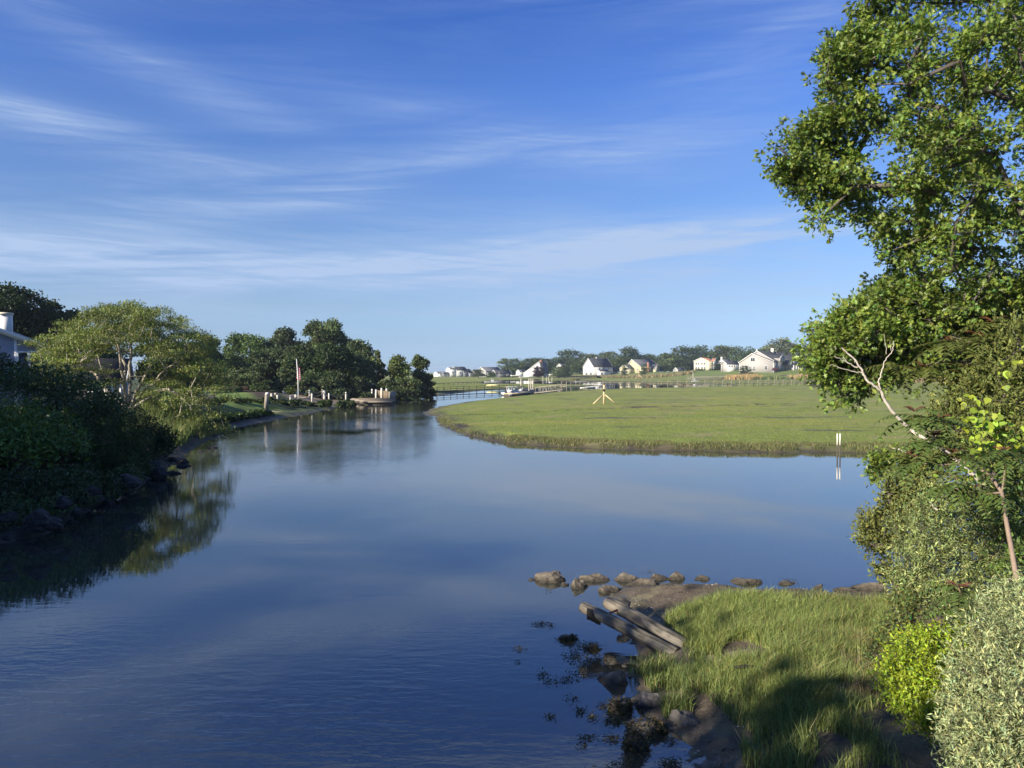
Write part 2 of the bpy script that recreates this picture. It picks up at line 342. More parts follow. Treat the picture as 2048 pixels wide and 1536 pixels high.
def hf(X, Y, full=False):
    X = np.asarray(X, float); Y = np.asarray(Y, float)
    sd = -poly_sd(X, Y, WATER); R = np.hypot(X, Y)
    sdn = sd + (fbm(X * 1.1, Y * 1.1, 5) - .5) * np.clip(R * .03, .25, 1.6)
    near = (Y < 20) & (X > 0)
    slope = np.where(near, .26, 1.0)
    edge = sst(0, 1, sdn / np.where(near, 2.0, np.clip(R * .02, .7, 2.5)))
    z = np.where(near, .48, .27) * edge + np.where(near, 0, .25) * sst(2, 15, sd) + (fbm(X * .35, Y * .35, 3) - .5) * .12 * edge
    z = np.where(sdn < 0, np.maximum(sdn * np.where(near, .16, .5), -1.3), z)
    z = z + np.where(near, (fbm(X * 3, Y * 3, 9, 5) - .5) * .14 * sst(-.5, .4, sdn), 0)
    ul = poly_sd(X, Y, UP_L); ur = poly_sd(X, Y, UP_R); uf = poly_sd(X, Y, UP_F)
    wl = np.where(Y < 60, 5.5, 9.0)
    lh = 1.95 + (fbm(X * .05, Y * .05, 21) - .5) * .5 - 1.0 * np.exp(-((X - LANDING[0]) ** 2 / 18 ** 2 + (Y - LANDING[1]) ** 2 / 12 ** 2))
    z = np.where(ul > 0, np.maximum(z, lh * sst(0, wl, ul + (fbm(X * .6, Y * .6, 31) - .5) * 1.2 - .6)), z)
    z = np.where(ur > 0, z + 2.3 * sst(0, 5.5, ur) + (fbm(X * 1.5, Y * 1.5, 33) - .5) * .2 * sst(0, 1, ur), z)
    hill = 2.6 + 3.0 * np.exp(-((X - 140) ** 2 / 90 ** 2 + (Y - 470) ** 2 / 110 ** 2))
    z = np.where(uf > 0, z + hill * sst(0, 60, uf), z)
    dd, tt = line_d(X, Y, DITCH); hw = (1.15 - .8 * tt) * (.7 + .6 * fbm(X * .7, Y * .7, 41))
    z = z - np.where(sd > 0, .42 * sst(1.35, .5, dd / hw), 0)
    for pts in SHADOW_HOLLOW: z = z - .3 * sst(-.3, .5, poly_sd(X, Y, pts)) * (sd > 0) * (z > .25)
    if full: return z, dict(sd=sdn, ul=ul, ur=ur, uf=uf, ditch=dd / hw, R=R, near=near)
    return z
def hz(x, y): return float(hf(np.array([float(x)]), np.array([float(y)]))[0])
rr = np.concatenate([np.arange(2, 6.5, .25), np.arange(6.5, 19, .06), 19 * 1.0085 ** np.arange(0, 136), 60 * 1.0125 ** np.arange(0, 190), 635 * 1.07 ** np.arange(0, 32)])
th = np.radians(np.concatenate([np.arange(-180, -44, 6), np.arange(-44, 44, .2), np.arange(44, 180, 6)]))
TT, RR = np.meshgrid(th, rr); GX = RR * np.sin(TT); GY = RR * np.cos(TT)
GZ, Z = hf(GX, GY, True)
nr, nth = GX.shape; i = np.arange(nr - 1)[:, None] * nth; j = np.arange(nth)[None]; j2 = (j + 1) % nth
Fq = np.stack([i + j, i + j2, i + nth + j2, i + nth + j], -1).reshape(-1, 4)[:, ::-1]
# surface colours by what the ground is made of, plus painted marsh shadow patches
def mixc(C, c, m): return C * (1 - m[..., None]) + np.array(c) * m[..., None]
C = np.zeros(GX.shape + (3,)); C[:] = (.175, .215, .040)
p1 = fbm(GX * .05, GY * .16, 51); p2 = fbm(GX * .25, GY * .7, 52); p3 = fbm(GX * .9, GY * 2.2, 53)
C = mixc(C, (.225, .24, .045), sst(.45, .7, p1)); C = mixc(C, (.25, .22, .10), sst(.56, .72, p2) * .8); C = mixc(C, (.11, .145, .035), sst(.55, .75, p3) * .6)
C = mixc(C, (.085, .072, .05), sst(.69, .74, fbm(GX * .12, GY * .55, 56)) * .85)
C = mixc(C, (.06, .05, .038), sst(1.3, .8, Z['ditch']) * (Z['sd'] > 0))
for pts in SHADOW_HOLLOW: C = mixc(C, (.028, .025, .02), sst(-.3, .4, poly_sd(GX, GY, pts) + (fbm(GX * 1.2, GY * 1.2, 71) - .5) * 1.2) * (Z['sd'] > -.5))  # marsh shadow patches painted dark into the ground colour
mud = sst(np.clip(Z['R'] * .045, .5, 3.2), .15, Z['sd'] + (fbm(GX * .8, GY * .8, 73) - .5) * 1.6) * .9; mud = np.where(Z['near'], 0, mud); C = mixc(C, (.062, .05, .038), mud)
nearmud = np.where(Z['near'], 1.0, 0.0); C = mixc(C, (.12, .098, .07), nearmud * .9); C = mixc(C, (.085, .068, .05), nearmud * sst(.4, .6, fbm(GX * 3, GY * 3, 57)))
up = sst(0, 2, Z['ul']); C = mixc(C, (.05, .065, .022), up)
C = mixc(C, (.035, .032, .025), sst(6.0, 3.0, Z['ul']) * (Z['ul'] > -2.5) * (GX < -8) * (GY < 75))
lawn = up * sst(0, 4, poly_sd(GX, GY, [G(360, 778, 2)[:2], G(385, 801, 2)[:2], G(480, 794, 2)[:2], G(560, 792, 2)[:2], G(495, 779, 2)[:2], G(440, 772, 2)[:2], G(300, 769, 2)[:2]]) + 2); C = mixc(C, (.155, .22, .045), lawn)
drive = up * sst(0, .6, poly_sd(GX, GY, [G(225, 786, 2)[:2], G(300, 803, 2)[:2], G(428, 799, 2)[:2], G(455, 795, 2)[:2], G(420, 787, 2)[:2]])); C = mixc(C, (.09, .09, .095), drive)
mul = up * sst(-1, 1, poly_sd(GX, GY, [G(445, 775, 2)[:2], G(520, 790, 2)[:2], G(560, 786, 1.7)[:2], G(500, 768, 2)[:2]])); C = mixc(C, (.075, .045, .032), mul)
grav = up * sst(0, 1.5, poly_sd(GX, GY, [G(560, 796, 1.3)[:2], G(700, 800, 1)[:2], G(745, 796, .8)[:2], G(740, 788, 1)[:2], G(560, 786, 1.2)[:2]])); C = mixc(C, (.22, .17, .12), grav)
C = mixc(C, (.07, .055, .04), sst(0, 2.0, Z['ur'])); C = mixc(C, (.12, .095, .07), sst(0, 1.5, Z['ur']) * sst(.5, .65, fbm(GX * 4, GY * 4, 59)))
ufm = sst(0, 25, Z['uf']); C = mixc(C, (.13, .17, .045), ufm); C = mixc(C, (.30, .235, .12), sst(-14, 6, Z['uf']) * sst(40, 16, Z['uf']) * sst(.38, .55, fbm(GX * .02, GY * .02, 61)))
C = mixc(C, (.05, .045, .035), sst(.05, -.1, GZ) * np.where(Z['near'], .6, 1))
gm = bpy.data.materials.new('ground'); nt, N, L = nodes(gm); o_ = N.new('ShaderNodeOutputMaterial'); p = N.new('ShaderNodeBsdfPrincipled'); L.new(p.outputs[0], o_.inputs[0])
at = N.new('ShaderNodeAttribute'); at.attribute_name = 'col'; tc = N.new('ShaderNodeTexCoord')
na = N.new('ShaderNodeTexNoise'); na.inputs['Scale'].default_value = 3.5; na.inputs['Detail'].default_value = 8; na.inputs['Roughness'].default_value = .7; L.new(tc.outputs['Object'], na.inputs[0])
nb = N.new('ShaderNodeTexNoise'); nb.inputs['Scale'].default_value = 22; nb.inputs['Detail'].default_value = 4; L.new(tc.outputs['Object'], nb.inputs[0])
mr = mth('MULTIPLY', mth('MULTIPLY_ADD', na.outputs[0], 1.3, .35), mth('MULTIPLY_ADD', nb.outputs[0], .8, .6))
mu = N.new('ShaderNodeVectorMath'); mu.operation = 'SCALE'; L.new(at.outputs['Color'], mu.inputs[0]); L.new(mr, mu.inputs['Scale']); L.new(mu.outputs[0], p.inputs['Base Color'])
bp = N.new('ShaderNodeBump'); bp.inputs['Strength'].default_value = .9; bp.inputs['Distance'].default_value = .06; L.new(mth('ADD', na.outputs[0], mth('MULTIPLY', nb.outputs[0], .4)), bp.inputs['Height']); L.new(bp.outputs[0], p.inputs['Normal'])
geo = N.new('ShaderNodeNewGeometry'); sz = N.new('ShaderNodeSeparateXYZ'); L.new(geo.outputs['Position'], sz.inputs[0])
wet = N.new('ShaderNodeMapRange'); wet.inputs['From Min'].default_value = .02; wet.inputs['From Max'].default_value = .3; wet.inputs['To Min'].default_value = .55; wet.inputs['To Max'].default_value = .92; L.new(sz.outputs[2], wet.inputs[0]); L.new(wet.outputs[0], p.inputs['Roughness'])
p.inputs['Specular IOR Level'].default_value = .3
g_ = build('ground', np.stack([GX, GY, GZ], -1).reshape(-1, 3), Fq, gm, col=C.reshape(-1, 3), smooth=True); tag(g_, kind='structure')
# ------------------------------------------------------------------ water
wm = bpy.data.materials.new('water'); nt, N, L = nodes(wm); o_ = N.new('ShaderNodeOutputMaterial'); p = N.new('ShaderNodeBsdfPrincipled'); L.new(p.outputs[0], o_.inputs[0])
p.inputs['Base Color'].default_value = (.010, .017, .022, 1); p.inputs['Roughness'].default_value = .015; p.inputs['IOR'].default_value = 2.15; p.subsurface_method = 'BURLEY'; p.inputs['Subsurface Weight'].default_value = 1.0; p.inputs['Subsurface Radius'].default_value = (1, 1, 1); p.inputs['Subsurface Scale'].default_value = 3.0; p.inputs['Specular IOR Level'].default_value = .5
geo = N.new('ShaderNodeNewGeometry')
def wn(scale, st, rz=0, det=3, dist=0.):
    mp = N.new('ShaderNodeMapping'); mp.inputs['Scale'].default_value = st; mp.inputs['Rotation'].default_value = (0, 0, rz); L.new(geo.outputs['Position'], mp.inputs[0])
    n = N.new('ShaderNodeTexNoise'); n.inputs['Scale'].default_value = scale; n.inputs['Detail'].default_value = det; n.inputs['Distortion'].default_value = dist; L.new(mp.outputs[0], n.inputs[0]); return n.outputs[0]
big = wn(.16, (1, .7, 1), .3, 3); rip = wn(3.2, (.5, 1.5, 1), .12, 3, .3); fine = wn(9, (.7, 1.4, 1), -.2, 3); swell = wn(.7, (.7, 1.2, 1), .2, 2)
sp_ = N.new('ShaderNodeSeparateXYZ'); L.new(geo.outputs['Position'], sp_.inputs[0])
# breeze: stronger ripples over the middle of the river to the left, glassy in the cove to the right
def gauss(cx, cy, wx, wy):
    a = mth('DIVIDE', mth('SUBTRACT', sp_.outputs[0], cx), wx); b = mth('DIVIDE', mth('SUBTRACT', sp_.outputs[1], cy), wy)
    return mth('EXPONENT', mth('MULTIPLY', mth('ADD', mth('MULTIPLY', a, a), mth('MULTIPLY', b, b)), -1.0))
br = mth('MAXIMUM', mth('MAXIMUM', gauss(-8.0, 52, 4.5, 15), gauss(-13, 70, 6, 24)), mth('MULTIPLY', gauss(-4, 9.5, 6, 4), .45))
amp = mth('ADD', mth('MULTIPLY', mth('MULTIPLY', br, 1.8), mth('MULTIPLY_ADD', big, 3.2, -.9, True)), .028)
hgt = mth('ADD', mth('MULTIPLY', mth('ADD', rip, mth('MULTIPLY', fine, .3)), amp), mth('MULTIPLY', swell, .022))
bp = N.new('ShaderNodeBump'); bp.inputs['Strength'].default_value = .36; bp.inputs['Distance'].default_value = .045; L.new(hgt, bp.inputs['Height']); L.new(bp.outputs[0], p.inputs['Normal'])
# cloudy brown shallows close to the near mud
sh = mth('MAXIMUM', gauss(.2, 8.2, 2.6, 1.6), mth('MULTIPLY', gauss(1.6, 12.2, 1.1, 2.6), .7)); wmx = N.new('ShaderNodeMix'); wmx.data_type = 'RGBA'; L.new(mth('MULTIPLY', sh, mth('MULTIPLY_ADD', big, .8, .3)), wmx.inputs[0])
wmx.inputs[6].default_value = (.042, .047, .036, 1); wmx.inputs[7].default_value = (.07, .06, .045, 1); L.new(wmx.outputs[2], p.inputs['Base Color'])
wo = build('water', [(-2600, -60, 0), (2600, -60, 0), (2600, 3400, 0), (-2600, 3400, 0)], np.array([[0, 1, 2, 3]]), wm); tag(wo, kind='structure')
# ================================================================== VEGETATION
def lobes_px(l): return [(*Q(x, y, d), r * d / F) for x, y, d, r in l]
def plant(name, label, cat, base, parts, group=None):
    """parts: list of (part name, V, faces, colour, material); children of one Empty at the plant's foot"""
    t = thing(name, label, cat, base, 0, group); b = np.array(base)
    for nm, V, Fs, c, m in parts:
        build(nm, V - b, Fs, m, t, c, smooth=(nm in ('trunk', 'stem', 'branches')))
    return t
def foot(x, y, sink=.1): return np.array([x, y, hz(x, y) - sink])
# ------------------------------------------------------------------ the oak at the right
def oak_tree():
    P = [(1735, -70), (1720, 10), (1690, 60), (1652, 92), (1640, 200), (1655, 245), (1605, 255), (1560, 272), (1562, 320), (1548, 355), (1572, 392), (1640, 378), (1665, 410), (1700, 420), (1728, 450), (1758, 500), (1765, 545), (1738, 588), (1705, 610),
         (1665, 630), (1630, 655), (1606, 690), (1618, 725), (1640, 765), (1690, 770), (1760, 745), (1850, 735), (1950, 720), (2150, 740), (2420, 600), (2480, 100), (2350, -150), (1900, -170)]
    pp = np.array(P, float); targets = []
    holes = [(1775, 312, 42, 26), (1712, 425, 34, 22), (2030, 330, 34, 55), (1790, 420, 26, 18), (1725, 660, 26, 16), (1800, 560, 20, 16), (1930, 30, 24, 18), (1745, 710, 40, 18), (1850, 700, 40, 14), (1705, 285, 22, 14), (1900, 415, 24, 16), (1960, 210, 18, 14), (1760, 190, 16, 12), (1985, 470, 20, 14), (1850, 500, 16, 12), (2010, 110, 20, 16)]
    n = 0
    while n < 640:
        x = rng.uniform(1545, 2450); y = rng.uniform(-170, 770)
        X = np.array([x]); Y = np.array([y]); d = poly_sd(X, Y, pp)[0]
        if d < 12 or (x > 2100 and rng.random() < .55): continue
        if any(((x - a) / (w + 8)) ** 2 + ((y - b) / (h + 8)) ** 2 < 1 for a, b, w, h in holes): continue
        th_ = min(d, 200) / 77.0 * 1.3 + .35
        targets.append(Q(x, y, 19 + rng.uniform(-1, 1) * th_)); n += 1
    for i in range(150): x = rng.uniform(1660, 2150); targets.append(Q(x, rng.uniform(590 + max(0, 1740 - x) * .5, 765), rng.uniform(17.6, 20.5)))
    for x, y in [(1650, 432), (1642, 440), (1560, 300), (1575, 350), (1590, 385), (1660, 110), (1650, 160), (1690, 785), (1683, 795), (1640, 740), (1620, 700), (1660, 690), (1700, 690)]:
        targets.append(Q(x, y, 18.3 + rng.uniform(-.4, .4)))
    base = foot(15.4, 18.6, .3)
    trunk = [base, base + [0, .05, 1.5], base + [-.25, .1, 3.2], base + [-.7, .1, 5.2], base + [-1.2, .2, 7.4], base + [-1.5, .3, 9.6], base + [-1.6, .3, 12]]
    V, Fs = grow(trunk, targets, .36, .7, 8, .007, .10, .03, .52, .3)
    PB = np.array([p for p in P if p[0] < 1780 and p[1] < 780 and p[1] > -20], float)
    for i in range(len(PB) - 1):
        for q_ in range(4):
            u = rng.random(); c_ = PB[i] * (1 - u) + PB[i + 1] * u; targets.append(Q(c_[0] + rng.uniform(16, 60), c_[1] + rng.uniform(-14, 14), 19 + rng.uniform(-.8, .8)))
    LOW = [Q(x, y, 17.8) for x, y in [(1750, 925), (1768, 940), (1745, 950), (1785, 930), (1800, 910), (1765, 915), (1815, 930)]]
    a_, f_ = tube_np([base + [-.1, 0, 1.0], Q(2060, 950, 17.8), Q(1930, 955, 17.7), Q(1840, 940, 17.8), Q(1775, 930, 17.8)], [.09, .06, .045, .03, .015], 6); V, Fs, _ = merge([(V, Fs, np.zeros(3)), (a_, [f_], np.zeros(3))])
    T = np.array(targets + LOW); parts, tw = [], []
    cl = np.exp(rng.normal(0, .16, len(T)))
    for i, t in enumerate(T):
        k = 15; d = unit(rng.normal(size=(k, 3)) + np.array([-.25, -.2, .25])); ln = rng.uniform(.2, .58, k) * (1 if t[2] > 3 else .65)
        tips = t + d * ln[:, None] * np.array([1, 1, .8])
        for q in range(0, k, 2): 
            a, f = tube_np([t, t + (tips[q] - t) * .5 + rng.normal(0, .02, 3), tips[q]], [.007, .005, .003], 3); tw.append((a, [f], np.zeros(3)))
        m = 9; pos = (tips[:, None] + rng.normal(0, .06, (k, m, 3)) - (d * .12)[:, None] * rng.random((k, m, 1))).reshape(-1, 3)
        dd = unit(np.repeat(d, m, 0) * .7 + rng.normal(0, .7, (k * m, 3)) + np.array([0, 0, -.25])); nn = unit(rng.normal(0, .6, (k * m, 3)) + np.array([-.2, -.2, .8]))
        a, f, kk = inst(OAK, pos, dd, nn, rng.uniform(.095, .165, k * m)); parts.append((a, f, np.repeat(leafcol((.135, .19, .032), k * m, .22, .14, np.full(k * m, cl[i])), kk, 0)))
    lv, lf, lc = merge(parts); tv, tf, _ = merge([(V, Fs, np.zeros(3))] + tw)
    plant('oak_tree', 'tall oak with glossy lobed leaves filling the right side of the view', 'tree', base, [('trunk', tv, tf, None, BARK), ('crown', lv, lf, lc, GLOSSY)])
oak_tree()
# ------------------------------------------------------------------ compound leaves (tree of heaven)
FRL = (LAN[0] * np.array([1, 1.45, 1]), LAN[1])
def frond(p, d, L_, droop, n, w, col, nv=.15):
    d = unit(np.array(d, float)); s = unit(np.cross(d, [0, 0, 1.0])); pts = []
    for i in range(9):
        u = i / 8; pts.append(p + d * L_ * u + np.array([0, 0, -droop * u * u * L_]))
    pts = np.array(pts); a, f = tube_np(pts, np.linspace(.006, .002, 9), 3); out = [(a, [f], np.array(col) * [1.3, .9, .9])]
    u = np.linspace(.16, .97, n); P = np.stack([np.interp(u, np.linspace(0, 1, 9), pts[:, k]) for k in range(3)], -1)
    tg = unit(np.gradient(P, axis=0)); up = unit(np.cross(s[None], tg))
    for sg in (-1, 1):
        dd = unit(s * sg + tg * .45 + up * (-.35) + rng.normal(0, .08, (n, 3))); sc = L_ * w * (1 - .55 * u ** 2) * rng.uniform(.85, 1.1, n)
        a, f, k = inst(FRL, P, dd, up * -1 if (up[0][2] < 0) else up, sc); c = np.repeat(leafcol(col, n, nv, .06), k, 0); out.append((a, f, c))
    return out
def heaven(label, base, stems, rosettes, cola=(.085, .13, .03), red=(.14, .06, .04), nleaf=10, L_=.55):
    parts, st = [], []
    for pts, r in stems:
        a, f = tube_np(pts, np.linspace(r, r * .45, len(pts)), 7); st.append((a, [f], np.zeros(3)))
    for c, sz, redness in rosettes:
        a0 = rng.uniform(0, 6)
        for i in range(nleaf):
            a = a0 + i * 2.4 + rng.normal(0, .2); e = rng.uniform(.0, .45)
            parts += frond(c + rng.normal(0, .03, 3), (math.cos(a), math.sin(a), e), L_ * sz * rng.uniform(.75, 1.15), rng.uniform(.35, .75), 8, .27, np.array(cola) * (1 + rng.normal(0, .12)))
        for i in range(int(4 * redness)):
            a = rng.uniform(0, 6.3); parts += frond(c + np.array([0, 0, .05]), (math.cos(a), math.sin(a), 1.2), L_ * sz * .42, .5, 8, .24, np.array(red) * (1 + rng.normal(0, .15)))
    v, f, _ = merge(st); lv, lf, lc = merge(parts)
    return plant('tree_of_heaven', label, 'sapling', base, [('stem', v, f, None, REDBARK), ('foliage', lv, lf, lc, LEAF)], 'tree of heaven saplings on the right bank')
REDBARK = M('reddish_bark', (.21, .155, .115), .75, .3, 7, .35, stretch=(1, 1, .6))
b = foot(5.9, 7.6)
s0 = [b, Q(2040, 1200, 7.9), Q(2025, 1110, 8.1), Q(2012, 1040, 8.3), Q(2004, 985, 8.4), Q(1978, 948, 8.5), Q(1935, 926, 8.6)]
heaven('slender sapling with a reddish stem and red young leaves in front of the dark juniper', b, [(s0, .032), ([Q(2004, 985, 8.4), Q(1950, 990, 8.5), Q(1905, 975, 8.6)], .012), ([Q(1935, 926, 8.6), Q(1890, 905, 8.7), Q(1868, 880, 8.8)], .014), ([Q(1935, 926, 8.6), Q(1880, 930, 8.6), Q(1830, 925, 8.7)], .012), ([Q(1890, 905, 8.7), Q(1850, 860, 8.7), Q(1825, 835, 8.7)], .01), ([Q(1868, 880, 8.8), Q(1880, 850, 8.8)], .01), ([Q(2004, 985, 8.4), Q(2010, 940, 8.4), Q(2005, 915, 8.4)], .012)],
       [(Q(1868, 880, 8.8), 1, 1), (Q(1835, 925, 8.7), 1, .9), (Q(1828, 832, 8.7), .85, 1.2), (Q(1905, 970, 8.6), .9, .3), (Q(1880, 848, 8.8), .85, 1), (Q(1905, 915, 8.6), .8, .8), (Q(2004, 912, 8.4), .7, 1.5), (Q(1950, 985, 8.5), .8, .3)])
b = foot(5.55, 8.3)
heaven('low sapling with red young leaf tips rising through the silvery shrub', b, [([b, Q(1945, 1260, 8.0), Q(1925, 1195, 8.0), Q(1915, 1170, 8.0)], .016)], [(Q(1918, 1185, 8.0), .85, 1.6), (Q(1935, 1225, 7.9), .75, .4)], nleaf=9)
b = foot(9.6, 13.4)
heaven('sapling with drooping olive and russet fronds under the oak crown', b, [([b, Q(2030, 830, 13), Q(2000, 740, 12.8), Q(1960, 690, 12.5)], .03), ([Q(2000, 740, 12.8), Q(1900, 720, 12.6), Q(1850, 730, 12.5)], .014), ([Q(1960, 690, 12.5), Q(1900, 672, 12.5)], .012)],
       [(Q(1900, 690, 12.5), 1.1, .7), (Q(1960, 680, 12.4), 1.1, .8), (Q(1850, 740, 12.5), 1, .4), (Q(2010, 700, 12.5), 1.1, .6), (Q(1925, 745, 12.4), 1, .5), (Q(1780, 730, 12.8), .8, .2), (Q(2040, 750, 12.4), 1, .3), (Q(1985, 650, 12.6), 1, .8), (Q(1990, 770, 12.3), 1, .2)], cola=(.085, .105, .02), red=(.16, .075, .03), L_=.75)
# ------------------------------------------------------------------ bare pale tree
def z6(x, y, d=11.0): return Q(1660 + x / 4.8, 640 + y / 4.8, d)
base = foot(7.7, 10.8)
st = [([base, z6(1500, 1600, 10.6), z6(1150, 1290, 10.7), z6(1000, 1200, 10.7), z6(860, 1110, 10.8), z6(760, 1040), z6(670, 960), z6(590, 870), z6(545, 800), z6(515, 745), z6(492, 690), z6(440, 640), z6(360, 585), z6(325, 535), z6(308, 490), z6(265, 425), z6(235, 375), z6(170, 315), z6(112, 272)], .062),
      ([z6(308, 515), z6(220, 490), z6(120, 465), z6(50, 440), z6(0, 430)], .017), ([z6(262, 460), z6(180, 410), z6(130, 385), z6(42, 347)], .022), ([z6(150, 390), z6(122, 335)], .012), ([z6(235, 400), z6(230, 350)], .01),
      ([z6(492, 660), z6(468, 610), z6(462, 580), z6(485, 540), z6(498, 480), z6(515, 420), z6(550, 355), z6(595, 310), z6(610, 250), z6(612, 200)], .024), ([z6(540, 330), z6(535, 230), z6(520, 135)], .009), ([z6(585, 300), z6(580, 200)], .008),
      ([z6(1010, 1240, 10.6), z6(930, 1170, 10.6), z6(880, 1120, 10.7)], .05), ([z6(730, 1270, 10.5), z6(660, 1240, 10.5), z6(600, 1225, 10.5)], .028), ([z6(1150, 1290, 10.6), z6(1000, 1190, 10.5)], .018), ([z6(1020, 1830, 10.2), z6(960, 1740, 10.2), z6(920, 1690, 10.2)], .03)]
pr = []
for pts, r in st:
    pts = np.array(pts); n = len(pts); tt = np.linspace(0, n - 1, n * 3); P = np.stack([np.interp(tt, np.arange(n), pts[:, k]) for k in range(3)], -1) + rng.normal(0, .006, (n * 3, 3))
    a, f = tube_np(P, np.linspace(r * .5, r * .16, n * 3), 7); pr.append((a, [f], np.zeros(3)))
v, f, _ = merge(pr)
plant('dead_tree', 'bare pale dead tree leaning out over the cove in front of the marsh', 'dead tree', base, [('branches', v, f, None, DEADWOOD)])
# ------------------------------------------------------------------ evergreens
def juniper(label, base, lobes, n, col, leaf=.09, stems=6):
    L_ = np.array(lobes); idx = rng.choice(len(L_), n // 16, p=L_[:, 3] ** 2 / (L_[:, 3] ** 2).sum())
    d = unit(rng.normal(size=(len(idx), 3)) + np.array([0, 0, .25])); c = L_[idx, :3] + d * (L_[idx, 3] * rng.uniform(.35, 1.1, len(idx)))[:, None]
    ax = unit(d + np.array([0, 0, .9]) + rng.normal(0, .35, d.shape)); m = 16
    cc = np.repeat(c, m, 0); aa = np.repeat(ax, m, 0); t = rng.uniform(-.5, 1, (len(cc), 1)); pos = cc + aa * t * leaf * 2.2 + rng.normal(0, leaf * .42, cc.shape)
    dd = unit(aa + rng.normal(0, .55, aa.shape)); nn = rdir(len(cc)); V, Fs, k = inst(DIA, pos, dd, nn, leaf * rng.uniform(.6, 1.3, len(cc)))
    cl = np.repeat(np.exp(rng.normal(0, .22, len(idx))), m); C_ = np.repeat(leafcol(col, len(cc), .15, .08, cl), k, 0)
    tr = [base + np.array([0, 0, h]) for h in np.linspace(0, max(.5, (L_[:, 2].max() - base[2]) * .75), 5)]
    tv, tf = grow(tr, [l[:3] for l in lobes], .09, .4, 6, .01, .1, 0, .5, .2)
    return plant('juniper', label, 'juniper', base, [('trunk', tv, tf, None, BARK), ('foliage', V, Fs, C_, MATTE)])
juniper('olive green juniper with knobbly branches reaching over the water beside the silvery shrub', foot(6.6, 12.3), lobes_px([(1745, 1045, 12.6, 22), (1728, 1050, 12.5, 12), (1722, 1080, 12.5, 14), (1755, 1075, 12.5, 26), (1748, 1095, 12.4, 24), (1785, 1020, 12.6, 26), (1775, 990, 12.6, 14), (1775, 968, 12.6, 10), (1800, 985, 12.6, 24), (1805, 1040, 12.5, 38), (1790, 1085, 12.4, 30), (1770, 1140, 12.4, 20), (1785, 1160, 12.3, 24), (1840, 1000, 12.8, 45), (1740, 1030, 12.6, 10), (1835, 950, 13, 40), (1860, 930, 13, 40)]), 17000, (.15, .165, .05), .06)
juniper('large dark olive juniper behind the red stemmed sapling and yellow vine', foot(9.2, 11.6), lobes_px([(1990, 740, 12, 60), (2040, 700, 12, 60), (1950, 800, 12, 60), (2010, 810, 11.8, 80), (1920, 860, 12, 60), (1985, 880, 11.8, 80), (1900, 800, 12.2, 34), (1930, 930, 11.8, 70), (2060, 800, 12, 90), (2060, 900, 12, 100), (1985, 970, 11.8, 70), (2120, 780, 12.3, 100), (2050, 1000, 11.6, 90), (2130, 950, 12, 120), (2030, 660, 12.2, 34), (1875, 830, 12.3, 24)]), 30000, (.135, .155, .045), .065)
# ------------------------------------------------------------------ vine
def vine():
    pts = [(1935, 805), (1950, 815), (1965, 808), (1930, 830), (1945, 840), (1975, 838), (1985, 855), (1935, 860), (1968, 870), (1950, 880), (1945, 900), (1965, 905), (1980, 890), (2030, 880), (2045, 870), (2020, 870), (2040, 895), (2060, 880), (1990, 880), (1975, 850), (1955, 850), (2015, 905), (1960, 890), (2065, 865), (1925, 935), (1935, 940), (2010, 750), (1905, 985)]
    c = np.array([Q(x, y, 9.9 + rng.uniform(-.3, .1)) for x, y in pts]); n = len(c) * 9
    pos = np.repeat(c, 9, 0) + rng.normal(0, .10, (n, 3)); dd = unit(rng.normal(0, .7, (n, 3)) + np.array([-.2, -.3, -.6])); nn = unit(rng.normal(0, .45, (n, 3)) + np.array([-.5, -.7, .6]))
    V, Fs, k = inst(HRT, pos, dd, nn, rng.uniform(.045, .11, n)); b_ = foot(7.6, 10.2)
    a, f = tube_np([b_, Q(2000, 1000, 10.3), *[Q(x, y, 10) for x, y in [(1975, 920), (1985, 880), (1960, 850), (1945, 810)]]], .008, 5)
    plant('grape_vine', 'yellow green climbing vine with broad leaves hanging over the dark juniper', 'vine', b_, [('stem', a, f, None, BARK), ('foliage', V, Fs, np.repeat(leafcol((.22, .29, .03), n, .3, .12), k, 0), LEAF)])
vine()
